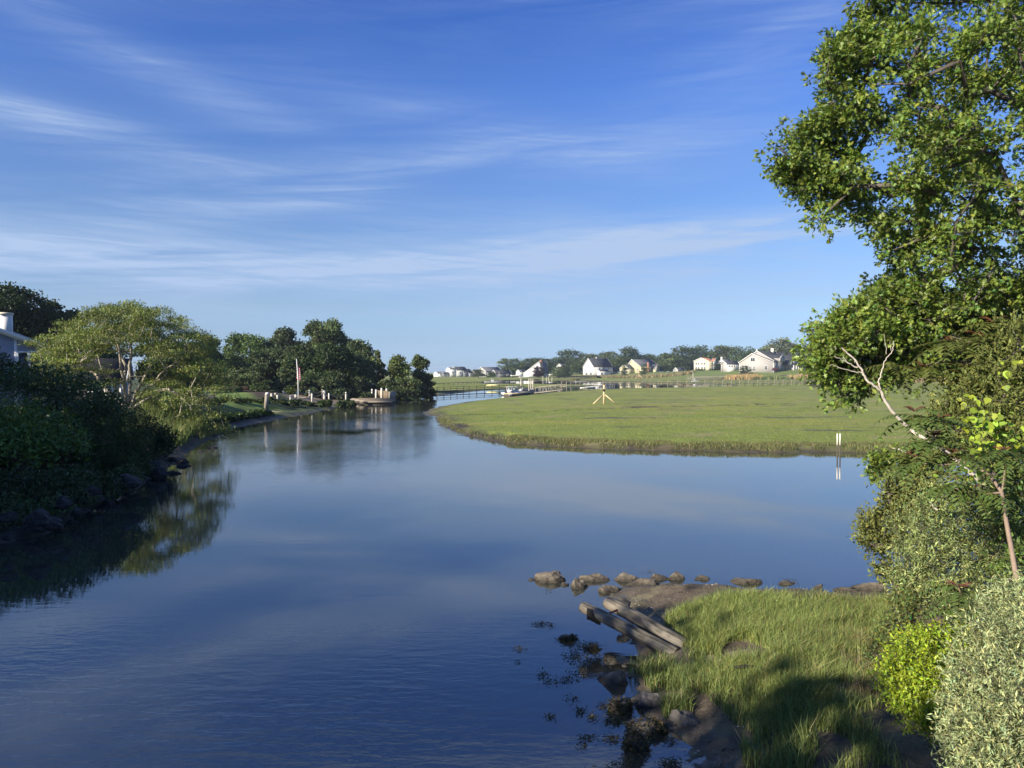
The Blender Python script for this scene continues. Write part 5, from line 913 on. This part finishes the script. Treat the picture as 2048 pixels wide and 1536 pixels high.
# gangway, float
b = G(1062, 790, 0); t = thing('floating_dock', 'floating dock with moored boats below the tall pilings', 'floating dock', b)
def rel(x, y, z=0.): return G(x, y, 0) - b + np.array([0, 0, z])
MB().bar(rel(1018, 792, .42), rel(1072, 786.5, .42), 2.2, .14).build('deck', NEWW, t); MB().bar(rel(1018, 792, .1), rel(1072, 786.5, .1), 2.0, .46).build('float', DKW, t); MB().bar(rel(1018, 792.6, .28), rel(1072, 787.1, .28), .1, .3).build('fascia', WPOST, t)
A, B_ = G(1072, 786, .6), G(1128, 779.5, 1.3); t = thing('gangway', 'sloping gangway with hand rails from the boardwalk down to the floating dock', 'gangway', A); A0 = np.zeros(3); B0 = B_ - A
MB().bar(A0, B0, 1.2, .16).build('deck', GREYW, t); rl = MB()
for s_ in (-.55, .55):
    n_ = np.array([-unit(B0)[1], unit(B0)[0], 0]) * s_; rl.bar(A0 + n_ + [0, 0, 1], B0 + n_ + [0, 0, 1], .08, .1)
    for u in np.linspace(.05, .95, 6): q = A0 + B0 * u + n_; rl.bar(q, q + [0, 0, 1.0], .08, .08)
rl.build('hand_rail', GREYW, t)
# boats
HULLW = M('white_hull', (.62, .62, .61), .35, .05, 3, spec=.5); HULLD = M('dark_hull', (.03, .035, .05), .4, .1, 3); KAY = M('pale_yellow_kayak', (.72, .68, .36), .45, .05, 3); BLUEW = M('windscreen', (.25, .32, .38), .2, .1, 3)
def hull_v(L_, W_, H, bow=.35):
    n = 12; V, Fs = [], []
    for i in range(n):
        u = i / (n - 1); w_ = W_ / 2 * (1 - max(0, (u - (1 - bow)) / bow) ** 2.0) + .02; sh = H * (1 + .25 * u * u)
        V += [(u * L_ - L_ / 2, -w_, sh), (u * L_ - L_ / 2, -w_ * .75, .12), (u * L_ - L_ / 2, 0, -.15 + .2 * u ** 4 * H), (u * L_ - L_ / 2, w_ * .75, .12), (u * L_ - L_ / 2, w_, sh)]
    for i in range(n - 1):
        for j in range(4): a = i * 5 + j; Fs.append([a, a + 1, a + 6, a + 5])
        Fs.append([i * 5 + 4, i * 5, i * 5 + 5, i * 5 + 9])
    Fs.append([0, 4, 3, 2, 1]); return V, Fs
def boat(label, x, y, z, L_, W_, H, rz, hm=HULLW, cabin=True, group='moored boats', name='motorboat', d=None, motor=True):
    b = G(x, y, z) if d is None else np.array([Q(x, 744, d)[0], d, z]); t = thing(name, label, 'boat', b, math.radians(rz), group); V, Fs = hull_v(L_, W_, H); MB().add(V, Fs).build('hull', hm, t); t.scale = (1, 1, .62) if cabin else (1, 1, .8)
    if cabin:
        MB().b2((-.5, -.45, H * .9), (.5, .45, H + .75)).build('console', HULLW, t); MB().prism([(.2, H + .76), (.62, H + .76), (.42, H + 1.3), (.3, H + 1.3)], 'y', -.5, .5).build('windscreen', BLUEW, t)
        MB().bar((-.5, -.5, H), (-.5, -.5, H + 1.7), .06, .06).bar((-.5, .5, H), (-.5, .5, H + 1.7), .06, .06).bar((.5, -.5, H), (.5, -.5, H + 1.7), .06, .06).bar((.5, .5, H), (.5, .5, H + 1.7), .06, .06).b2((-.8, -.7, H + 1.7), (.8, .7, H + 1.78)).build('canopy', hm, t)
    if motor: MB().b2((-L_ / 2 - .55, -.2, .15), (-L_ / 2 - .03, .2, H + .45)).b2((-L_ / 2 - .42, -.1, -.5), (-L_ / 2 - .2, .1, .16)).build('outboard_motor', HULLD, t)
    return t
boat('white motorboat at the left end of the floating dock, stern turned to the viewer', 1020, 789.5, .1, 5.2, 2.2, .75, 75); boat('second white motorboat at the floating dock', 1030, 789, .1, 5.0, 2.1, .75, 78)
boat('dark hulled motorboat at the floating dock beside the white ones', 1041, 787, .1, 5.4, 2.2, .7, 10, HULLD); boat('dark open boat behind the second piling of the floating dock', 1054, 785, .1, 5.0, 2.0, .7, 8, HULLD, False)
boat('white cabin boat moored by the far creek left of the tall pilings', 985, 766, .1, 7.0, 2.6, 1.0, 5); boat('white boat raised on a stand among bushes on the far bank', 1033, 0, 1.6, 8, 2.6, 1.2, 10, d=520, motor=False)
boat('low white boat lying on the far bank below the white cottage', 1050, 0, .8, 8, 2.2, .8, 6, d=500, cabin=False, motor=False); boat('white boat on the bank right of the white cottage', 1108, 0, 2.2, 7, 2.4, 1.0, 20, d=520, cabin=False, motor=False)
boat('small white dinghy lying on the marsh beside the boardwalk', 1176, 778, .5, 3.6, 1.5, .5, 5, cabin=False, motor=False, name='dinghy'); boat('small boat at the end of the grey walkway', 1390, 764.5, .1, 5.0, 2.0, .9, 30); boat('dark float tied at the right piling of the far pool', 1100, 768, .05, 5.0, 2.4, .4, 5, HULLD, False, motor=False, name='rowboat')
boat('pale skiff on the far bank left of the white gabled house', 1162, 0, 1.2, 8, 1.8, .8, 4, d=500, cabin=False, motor=False, name='rowboat')
b = G(985, 773, .6); o = MB().tube([(x, 0, .35 + z) for x, z in [(-1.7, .1), (-1.3, .03), (-.6, 0), (.6, 0), (1.3, .03), (1.7, .1)]], [.05, .26, .40, .40, .26, .05], 10).build('kayak', KAY, None, smooth=True); o.location = b; o.rotation_euler = (0, 0, .06); o.scale = (1, 1, .8); tag(o, 'pale yellow upturned kayak on the marsh beyond the mud walk', 'kayak')
# osprey stands
def stand(label, x, y, top, d=None, new=NEWW):
    b = G(x, y, .5); h = (y - top) * b[1] / F; t = thing('nest_platform', label, 'nest stand', b, .1, 'nesting stands on the marsh'); pw = h * .042
    MB().b2((-pw, -pw, -.4), (pw, pw, h * .92)).build('post', new, t)
    for a in (-2.85, -.32, 1.3):
        c_, s_ = math.cos(a), math.sin(a); MB().bar((c_ * h * .58, s_ * h * .58, .02), (c_ * pw, s_ * pw, h * .45), h * .05, h * .045).build('brace', new, t)
    MB().b2((-h * .24, -h * .2, h * .70), (h * .24, h * .2, h * .735)).build('lower_tray', GREYW, t)
    MB().b2((-h * .05, -h * .05, h * .921), (h * .05, h * .05, h * 1.0)).build('post_cap', DKW, t)
    MB().b2((-pw * 1.15, -pw * 1.15, h * .62), (pw * 1.15, pw * 1.15, h * .68)).build('band', BRICK, t); return t
stand('tall wooden nesting stand with three braces on the near marsh', 1208, 808, 766); stand('small distant wooden nesting stand in front of the tan house', 1278, 757.5, 742)
# ------------------------------------------------------------------ landing: posts and rope, dock, flagpole, piling
def ropefence(label, pts, group):
    b = G(*pts[0][:2], pts[0][3]); t = thing('rope_fence', label, 'rope fence', b, 0, group); tops = []
    for x, y, tp, z in pts:
        q = G(x, y, z); h = (y - tp) * q[1] / F; r = .15 if y - tp > 15 else .115
        q0 = q - b; MB().tube([q0 + [0, 0, -.6], q0 + [0, 0, h - .04], q0 + [0, 0, h]], [r, r, r * .8], 8).build('post', WPOST, t); tops.append(q0 + [0, 0, h * .88])
    rp = MB()
    for A, B_ in zip(tops[:-1], tops[1:]):
        rp.tube([A * (1 - u) + B_ * u - np.array([0, 0, 1.0]) * 1.6 * u * (1 - u) for u in np.linspace(0, 1, 9)], .055, 5)
    rp.build('rope', ROPE, t)
ropefence('row of white posts with a sagging rope along the back of the landing', [(567, 793, 782, 1.2), (593, 791, 781, 1.2), (619, 790, 780, 1.2), (645, 789, 779, 1.1), (671, 788, 778, 1.1), (698, 787, 777, 1.0), (723, 786, 777, 1.0)], 'rope fences of the landing')
ropefence('row of thicker white posts with rope along the front edge of the landing', [(591, 798, 789, 1.0), (624, 799, 787, .95), (649, 798, 781, .95), (658, 798, 786, .95), (692, 799, 784, .7)], 'rope fences of the landing')
ropefence('short white railing posts at the left end of the landing', [(543, 798, 787, 1.3), (551, 796, 786, 1.3), (555, 798, 790, 1.3), (581, 798, 791, 1.2)], 'rope fences of the landing')
b = G(597, 797, 1.1); t = thing('flagpole', 'flagpole with a limp striped flag in front of the dark grove', 'flagpole', b); H_ = 77 * b[1] / F
POLE = M('white_pole', (.72, .72, .70), .4, .04, 3, spec=.5); MB().tube([(0, 0, -.3), (-.05, 0, H_ * .5), (-.22, 0, H_)], [.075, .065, .045], 8).build('pole', POLE, t); MB().tube([(-.22, 0, H_), (-.22, 0, H_ + .06), (-.22, 0, H_ + .14)], [.04, .07, .03], 8).build('finial', POLE, t)
# limp flag: vertical folds; stripes hang along the folds, blue canton at the hoist top
nu, nv = 27, 14; V, c = [], []
for i in range(nu):
    u = i / (nu - 1); V0 = -.22 + .04 * math.sin(u * 9)
    for j in range(nv):
        v = j / (nv - 1); fold = .10 * math.sin(v * 11 + u * 3); V.append((-.20 + .0 + .62 * v * (.6 + .4 * u) - .04 * u, fold + .06, H_ * .86 - 1.75 * u - .30 * v * (1 - u * .3)))
Fc, cols = [], []
VV = []
for i in range(nu - 1):
    for j in range(nv - 1):
        q = [V[i * nv + j], V[i * nv + j + 1], V[(i + 1) * nv + j + 1], V[(i + 1) * nv + j]]; k_ = len(VV); VV += q; Fc.append([k_, k_ + 1, k_ + 2, k_ + 3])
        canton = i < 12 and j < 6; cc = ((.03, .05, .20) if (i * 7 + j * 3) % 5 else (.6, .6, .65)) if canton else ((.60, .02, .04) if i % 4 < 2 else (.75, .74, .72)); cols += [cc] * 4
build('flag', np.array(VV), np.array(Fc), LEAF, t, np.array(cols))
b = G(532, 836, 0); t = thing('wharf_piling', 'leaning grey wharf piling with a pale broken top at the left bank', 'piling', b); H_ = 50 * b[1] / F
MB().tube([(-.02, 0, -.6), (0, 0, .9)], [.21, .2], 10).build('wet_foot', DKW, t); MB().tube([(0, 0, .901), (.06, 0, H_ * .7), (.08, 0, H_ * .93)], [.2, .19, .17], 10).build('shaft', GREYW, t); MB().tube([(.08, 0, H_ * .931), (.1, 0, H_ * .97), (.28, 0, H_)], [.18, .17, .09], 9).build('cap', WPOST, t); MB().bar((0, 0, .75), (2.6, 1.0, .35), .1, .1).build('fallen_plank', GREYW, t)
# dock at the landing
b = G(745, 803, .0); t = thing('landing_dock', 'low plank landing dock stepping into the creek beside white posts', 'dock', b); pl = MB(); un = MB(); ed = MB()
for i, (px0, d0, d1) in enumerate([(703, 121.5, 117.2), (713, 117.1, 112.8), (722, 112.7, 108.5), (732, 108.4, 104.2)]):
    xa = Q(px0, 744, d0)[0] - b[0]; xb = Q(791 + i * .6, 744, d0)[0] - b[0]; ya, yb = d1 - b[1], d0 - b[1] - .01 - .002 * i
    pl.b2((xa, ya, .36), (xb, yb, .48)); un.b2((xa + .5, ya + .35, -.25), (xb - .3, yb - .3, .355)); ed.b2((xa - .06, ya - .07, .36), (xb, ya - .005, .49)).b2((xa - .07, ya, .36), (xa - .005, yb, .49))
PLK = M('dock_plank', (.17, .13, .09), .9, .2, 5, .2, stretch=(.2, 3, 1)); pl.build('deck', PLK, t); un.build('float', DKW, t); ed.build('edge_board', GREYW, t)
b = G(772, 795, .5); t = thing('bulkhead', 'short timber bulkhead behind the white dock posts', 'bulkhead', b); A, B_ = G(748, 793.5, .5) - b, G(776, 796.5, .5) - b; C_ = G(791, 795, .5) - b
MB().bar(A + [0, 0, .45], B_ + [0, 0, .45], .25, 1.3).build('timber_wall', PLK, t); MB().bar(B_ + [.2, 0, .4], C_ + [0, 0, .4], .25, 1.2).build('end_wall', GREYW, t)
for i, (x, y, tp, lab) in enumerate([(744, 796, 778, 'thick white post at the left end of the landing dock'), (752, 797, 779, 'second white post at the landing dock'), (763, 797, 776, 'third white post at the landing dock'), (773, 797, 777, 'white post at the right corner of the landing dock'), (750, 789, 776, 'thin white post behind the left end of the bulkhead'), (755, 789, 776, 'second thin white post behind the bulkhead'), (759, 789, 776, 'third thin white post behind the bulkhead'), (768, 789, 776, 'fourth thin white post behind the bulkhead'), (778, 790, 777, 'thin white post behind the right part of the bulkhead'), (788, 790, 776, 'rightmost thin white post of the landing')]): pole('dock_post', lab, 'post', x, y, .4, tp,   .15 if i < 4 else .10, WPOST, 'white posts at the landing dock')
# pale rail at the far side of the lawn
W = [G(x, y, 2.0) for x, y in [(384, 772.5), (410, 772), (437, 771.5)]]; b = W[0]; t = thing('rail_fence', 'low pale rail along the far edge of the lawn', 'fence', b); r_ = MB(); r_.bar(W[0] - b + [0, 0, .5], W[1] - b + [0, 0, .5], .2, .35).bar(W[1] - b + [0, 0, .5], W[2] - b + [0, 0, .5], .2, .35); r_.build('rail', WPOST, t)
for u in np.linspace(0, 1, 6): q = (W[0] * (1 - u) + W[2] * u) - b; MB().b2(q - [.1, .1, .4], q + [.1, .1, .75]).build('post', WPOST, t)
# ================================================================== ROCKS, LOGS, WEED
def rockmat(name, c, c2):
    m = M(name, c, .9, .3, 7, 1.0, c2=c2, detail=12, dist=.06); nt = m.node_tree; N, L = nt.nodes, nt.links; p = [n for n in N if n.type == 'BSDF_PRINCIPLED'][0]; src = p.inputs['Base Color'].links[0].from_socket
    g = N.new('ShaderNodeNewGeometry'); s_ = N.new('ShaderNodeSeparateXYZ'); L.new(g.outputs['Position'], s_.inputs[0]); mr = N.new('ShaderNodeMapRange'); mr.inputs['From Min'].default_value = .03; mr.inputs['From Max'].default_value = .12; mr.inputs['To Min'].default_value = .35; mr.inputs['To Max'].default_value = 1; L.new(s_.outputs[2], mr.inputs[0])
    v = N.new('ShaderNodeVectorMath'); v.operation = 'SCALE'; L.new(src, v.inputs[0]); L.new(mr.outputs[0], v.inputs['Scale']); L.new(v.outputs[0], p.inputs['Base Color']); return m
ROCK = rockmat('brown_stone', (.115, .096, .072), (.225, .195, .15)); ROCKG = rockmat('grey_stone', (.11, .10, .09), (.20, .18, .16)); RIP = rockmat('dark_riprap', (.035, .033, .032), (.075, .072, .07))
WEED = leafmat('rockweed_leaf', .5, .3, .1)
def rock_mesh(sx, sy, sz, seed, cuts=15, rough=.13):
    r_ = np.random.default_rng(seed); bm = bmesh.new(); bmesh.ops.create_icosphere(bm, subdivisions=4, radius=1); V = np.array([v.co[:] for v in bm.verts])
    for i in range(cuts):
        n = r_.normal(size=3); n[2] = abs(n[2]) * .8 + .1; n /= np.linalg.norm(n); lim = r_.uniform(.42, .78); dt = V @ n; V = V - np.outer(np.maximum(dt - lim, 0) * .97, n)
    V = V / np.abs(V).max(0)
    nn = sum((vn(V[:, 0] * f + 9, V[:, 1] * f + V[:, 2] * f * 1.7 + seed, seed + i) - .5) * a for i, (f, a) in enumerate([(2.2, 2.2), (5, 1.1), (11, .6)]))
    V = V * (1 + rough * nn[:, None]) * np.array([sx, sy, sz]); 
    for v, q in zip(bm.verts, V): v.co = q
    me = bpy.data.meshes.new('rock'); bm.to_mesh(me); bm.free(); return me
def weedmesh(pos, sc, col=(.075, .06, .022)):
    n = len(pos); V, Fs, k = inst(DIA, pos, unit(rng.normal(size=(n, 3)) * [1, 1, .3]), unit(rng.normal(0, .5, (n, 3)) + [0, 0, 1.0]), sc * rng.uniform(.5, 1.3, n)); return V, Fs, np.repeat(leafcol(col, n, .35, .2), k, 0)
def rock(label, x, y, wpx, hpx, seed, z=0., m=ROCK, dep=.8, rz=None, group='rocks around the grassy point', weed=0., sink=.35, weedtop=False, cuts=20):
    b = G(x, y, z); s = wpx * b[1] / F / 2; hh = hpx * b[1] / F; sz = hh / (1 - sink * .5) * .95
    me = rock_mesh(s * 1.12, s * dep, sz, seed, cuts); me.materials.append(m); o = bpy.data.objects.new('rock', me); COL.objects.link(o); o.location = (b[0], b[1] + s * dep * .6, z - sz * sink * .5); o.rotation_euler = (0, 0, rng.uniform(0, 3.1) * 0 + (rz or 0)); tag(o, label, 'rock', group)
    if weed:
        V = np.array([v.co[:] for v in me.vertices]); zt = V[:, 2]; k = V[(zt > -sz * .3) & (zt < sz * (.55 if not weedtop else 1.0))]; fr = (fbm(k[:, 0] * 4 / s + 5, k[:, 2] * 4 / s + k[:, 1] * 3 / s, seed) > 1 - weed) & (k[:, 1] < s * .4); k = k[fr]
        if len(k):
            q = np.repeat(k, 5, 0) * 1.02 + rng.normal(0, .02, (len(k) * 5, 3)); v, f, c = weedmesh(q, .05); build('seaweed', v, f, WEED, o, c)
    return o
RK = [('large angular boulder farthest out in the water with a darker right side', 1099, 1166, 56, 30, 3, 0, .7), ('tiny dark stone left of the farthest out boulder', 1063, 1161, 13, 7, 8, 0, .7), ('small dark stone just right of the farthest out boulder', 1128, 1172, 14, 10, 9, 0, .7), ('knobbly boulder in front of the low sloping one in the water', 1161, 1177, 36, 22, 12, 0, .8),
      ('low sloping boulder tapering to the right, second big one in the water', 1194, 1164, 58, 25, 17, 0, .6), ('long flat slab rock tilted over the water at the tip of the mud', 1258, 1162, 58, 20, 21, .02, .6), ('flat brown slab lying behind the mud right of the tilted slab', 1290, 1168, 60, 12, 44, .05, .6), ('brown rock at the left edge of the mud tip', 1224, 1185, 38, 22, 25, .0, .8),
      ('pointed rock wedge between the slab and the jagged rock', 1320, 1160, 40, 20, 29, 0, .5), ('jagged dark rock with a notched top behind the grass', 1356, 1160, 40, 20, 33, 0, .6), ('squarish rock standing alone behind the grass', 1407, 1160, 30, 16, 37, 0, .7), ('low wide rock behind the middle of the grass edge', 1500, 1168, 70, 20, 41, 0, .4), ('low rock with dark weed behind the grass right of the middle', 1575, 1170, 44, 10, 45, .0, .5),
      ('small tan rock behind the grass near its right end', 1640, 1176, 20, 11, 49, .02, .7), ('big squared boulder at the right end of the rock line', 1743, 1180, 62, 24, 53, .02, .6), ('flat rock low in the water left of the big squared boulder', 1690, 1181, 44, 8, 57, .02, .5), ('rounded rock right of the big squared boulder under the shrubs', 1802, 1182, 26, 14, 61, .05, .7)]
for a in RK: rock(a[0], a[1], a[2], a[3] * 1.4, a[4] * 1.2, *a[5:7], dep=a[7], weed=.3 if 'weed' in a[0] else 0)
rock('small pale rock awash with weed in front of the logs', 1136, 1283, 36, 15, 65, 0, weed=.55); rock('pale pointed rock with weed where the water laps the mud', 1188, 1302, 40, 18, 69, 0, weed=.5)
rock('long rounded boulder with barnacled front at the water edge of the mud', 1232, 1372, 90, 57, 73, .0, ROCKG, .75, weed=.35); rock('dark rock skirted with rockweed below the barnacled boulder', 1243, 1428, 65, 55, 77, .0, ROCKG, .7, weed=.6); rock('flat grey boulder half sunk in the mud', 1310, 1415, 107, 50, 81, .05, ROCKG, .8); rock('grey boulder with a sloping face next to the weed covered one', 1370, 1452, 90, 50, 85, .05, ROCKG, .8)
rock('rock covered with dark brown rockweed at the water edge', 1300, 1472, 95, 52, 89, .0, ROCKG, .7, weed=.75, weedtop=True); rock('round rock cloaked in rockweed standing alone in the near water', 1278, 1505, 56, 57, 93, 0, ROCKG, .8, weed=.85, weedtop=True); rock('largest near boulder with a flat front at the bottom edge', 1428, 1558, 84, 92, 97, .0, ROCKG, .75)
rock('small square rock in the grass at the foot of the bank', 1702, 1398, 38, 24, 101, .48, ROCK, .7)
RG = 'riprap rocks along the left bank'
for i, (x, y) in enumerate([(10, 1092), (40, 1083), (75, 1078), (110, 1062), (140, 1048), (175, 1032), (205, 1012), (235, 1000), (262, 985), (285, 972), (310, 960), (330, 948), (345, 938), (360, 926), (375, 914), (392, 902), (405, 890), (15, 1060), (60, 1048), (100, 1036), (150, 1018), (190, 996), (225, 976), (260, 962), (300, 944), (325, 930), (350, 912), (-40, 1105), (-30, 1075), (20, 1030), (80, 1015), (130, 1000), (175, 985), (250, 950), (290, 932)]):
    row = 0 if i < 17 or i == 27 else (1 if i < 29 else 2); b = G(x, y, row * .42); s = 22 + 34 * rng.random() ** 1.5; s *= min(1, 28 / b[1]); x += rng.normal(0, 8); y += rng.normal(0, 5)
    rock('dark rough riprap rock piled along the foot of the left bank', x, y, s * 1.05, s * rng.uniform(.3, .48), 200 + i, row * .42, RIP, .8, group=RG, cuts=24, rz=rng.uniform(-.5, .5))
# logs
WOOD = M('bleached_log', (.15, .12, .085), .85, .35, 3.5, .6, c2=(.33, .285, .21), detail=9, stretch=(.25, 3, 3)); END = M('cut_wood_end', (.36, .30, .22), .85, .15, 8)
CHAR = M('charred_wood', (.035, .03, .027), .9, .4, 6, .8)
LOGM = leafmat('weathered_log', .9, .15, 0.)
def log(label, A, B_, r0, r1, m=WOOD, name='log', bolt=False, tone=(.155, .14, .115)):
    if m is CHAR: tone = (.035, .03, .027)
    A, B_ = np.array(A), np.array(B_); ax = unit(B_ - A); n = 60; K = 36; P = np.array([A + (B_ - A) * u for u in np.linspace(0, 1, n)]); P[:, 2] += .012 * np.sin(np.linspace(0, 5, n)); R_ = np.linspace(r0, r1, n) * (1 + .015 * np.sin(np.arange(n) * .7)); R_[0] *= .9; R_[1] *= .97
    V, Fq = tube_np(P, R_, K); u_ = np.repeat(np.linspace(0, 1, n) * np.linalg.norm(B_ - A), K); a_ = np.tile(np.arange(K) * 2 * PI / K, n); cx_, sx_ = np.cos(a_), np.sin(a_)
    gr = fbm(u_ * 1.3 + cx_ * 6, sx_ * 6 + 20, 5, 5); ck = fbm(u_ * .9 + sx_ * 14, cx_ * 14 + 9, 8, 3); pt = fbm(u_ * 5, a_ * 2.2, 13, 4)
    V = V + (V - np.repeat(P, K, 0)) * ((gr - .5) * .10 - sst(.62, .7, ck) * .07)[:, None]
    lc = np.outer(.55 + .9 * gr, np.array(tone)) * (1 - .55 * sst(.58, .7, ck))[:, None] * (1 - .45 * sst(.52, .66, pt))[:, None]; lc = lc * (1 + .55 * sst(.55, .05, u_ / u_.max())[:, None] * np.array([1.1, 1, .85]))
    t = thing(name, label, 'log', A, 0, 'weathered logs on the point'); q = Matrix(((ax[0], -ax[1], 0), (ax[1], ax[0], 0), (0, 0, 1)))
    build('trunk', V - A, Fq, LOGM, t, lc, True); build('cut_end', V[:K] - A - ax * .002, np.arange(K)[None, ::-1], END if m is not CHAR else CHAR, t); build('buried_end', V[-K:] - A, np.arange(K)[None], END if m is not CHAR else CHAR, t)
    if bolt: MB().bar((B_ - A) * .17 + [-.02, -r0 * .9, .02], (B_ - A) * .17 + [-.26, -r0 - .2, .0], .025, .025).bar((B_ - A) * .17 + [-.0, -r0 * .95, .05], (B_ - A) * .17 + [.06, -r0 - .05, -.08], .03, .03).build('bolt', M('rusty_iron', (.22, .06, .03), .8, .3, 20), t)
    return t
log('front bleached log jutting over the water above a charred stub', Q(1163, 1213, 12.9), G(1352, 1308, .12), .093, .115); log('rear bleached log with a rusty bolt lying beside the front one', Q(1213, 1204, 13.3), G(1372, 1292, .16), .108, .122, bolt=True)
log('short charred log stub wedged under the front bleached log', Q(1174, 1227, 12.75), Q(1203, 1235, 12.72), .10, .115, CHAR, 'log_stub'); log('short pale driftwood chunk behind the rear log', Q(1236, 1200, 13.9), Q(1258, 1210, 13.8), .07, .08, WOOD, 'driftwood')
log('thin dark stick lying in the grass near the bare patch', G(1470, 1335, .5), G(1525, 1332, .5), .02, .02, CHAR, 'stick')
# drifting seaweed
pp = []
for x, y, rx, ry, n in [(1082, 1247, 22, 5, 130), (1103, 1250, 8, 4, 30), (1040, 1296, 16, 5, 60), (1035, 1322, 6, 3, 16), (1170, 1290, 40, 9, 260), (1150, 1310, 26, 12, 200), (1185, 1322, 40, 14, 420), (1165, 1345, 26, 10, 120), (1085, 1348, 14, 7, 70), (1105, 1362, 26, 6, 80), (1135, 1358, 20, 8, 90), (1145, 1395, 14, 8, 60), (1160, 1420, 16, 7, 100), (1185, 1433, 10, 5, 60), (1100, 1432, 12, 5, 60), (1208, 1410, 12, 6, 80), (1175, 1473, 22, 5, 90), (1225, 1474, 16, 6, 110), (1265, 1518, 14, 8, 120), (1240, 1530, 40, 14, 160), (1165, 1490, 8, 5, 30), (1340, 1528, 24, 14, 260), (1575, 1160, 16, 3, 50), (1098, 1180, 6, 2, 14), (1300, 1142, 10, 2, 30), (1225, 1440, 22, 8, 160), (1340, 1480, 14, 6, 60)]:
    for i in range(n): pp.append(G(x + rng.normal(0, rx * .5), y + rng.normal(0, ry * .5), .012 + .02 * rng.random()))
v, f, c = weedmesh(np.array(pp), .036, (.06, .05, .022)); tag(build('seaweed', v, f, WEED, None, c), 'brown seaweed drifting on the water around the near mud', None, None, 'stuff')

# loose stones, shells and sticks on the mud (nobody could count them)
OCT = (np.array([(1, 0, 0), (-1, .1, 0), (.1, .8, 0), (0, -.75, .05), (.1, 0, .55), (0, 0, -.5)]), [np.array([[0, 2, 4], [2, 1, 4], [1, 3, 4], [3, 0, 4]])])
q = scatter([tuple(G(x, y, .2)[:2]) for x, y in [(1215, 1180), (1330, 1166), (1760, 1182), (1760, 1200), (1340, 1205), (1330, 1290), (1440, 1380), (1620, 1500), (1640, 1545), (1390, 1545), (1260, 1400), (1240, 1320), (1250, 1240)]], 1500); z, Zq = hf(q[:, 0], q[:, 1], True); k = z > -.02; q, z = q[k], z[k]; n = len(q)
v, f, k = inst(OCT, np.column_stack([q, z + .004]), rdir(n) * [1, 1, .1], unit(rng.normal(0, .2, (n, 3)) + [0, 0, 1]), .008 + .035 * rng.random(n) ** 4); c = leafcol((.16, .135, .105), n, .35, .05); sh_ = rng.random(n) < .04; c[sh_] = (.6, .57, .5)
tag(build('pebbles', v, f, MATTE, None, np.repeat(c, k, 0)), 'scattered small stones and shells on the mud of the point', None, None, 'stuff')

# ------------------------------------------------------------------ light summer haze over the marsh
hm_ = bpy.data.materials.new('haze'); nt, N, L = nodes(hm_); o_ = N.new('ShaderNodeOutputMaterial'); v_ = N.new('ShaderNodeVolumePrincipled'); v_.inputs['Color'].default_value = (.70, .84, 1, 1); v_.inputs['Density'].default_value = .00017; v_.inputs['Anisotropy'].default_value = .2
L.new(v_.outputs[0], o_.inputs['Volume']); tag(MB().b2((-5600, -5600, -3), (5600, 5600, 45)).build('haze', hm_), kind='stuff', label='thin pale blue haze over the marsh')
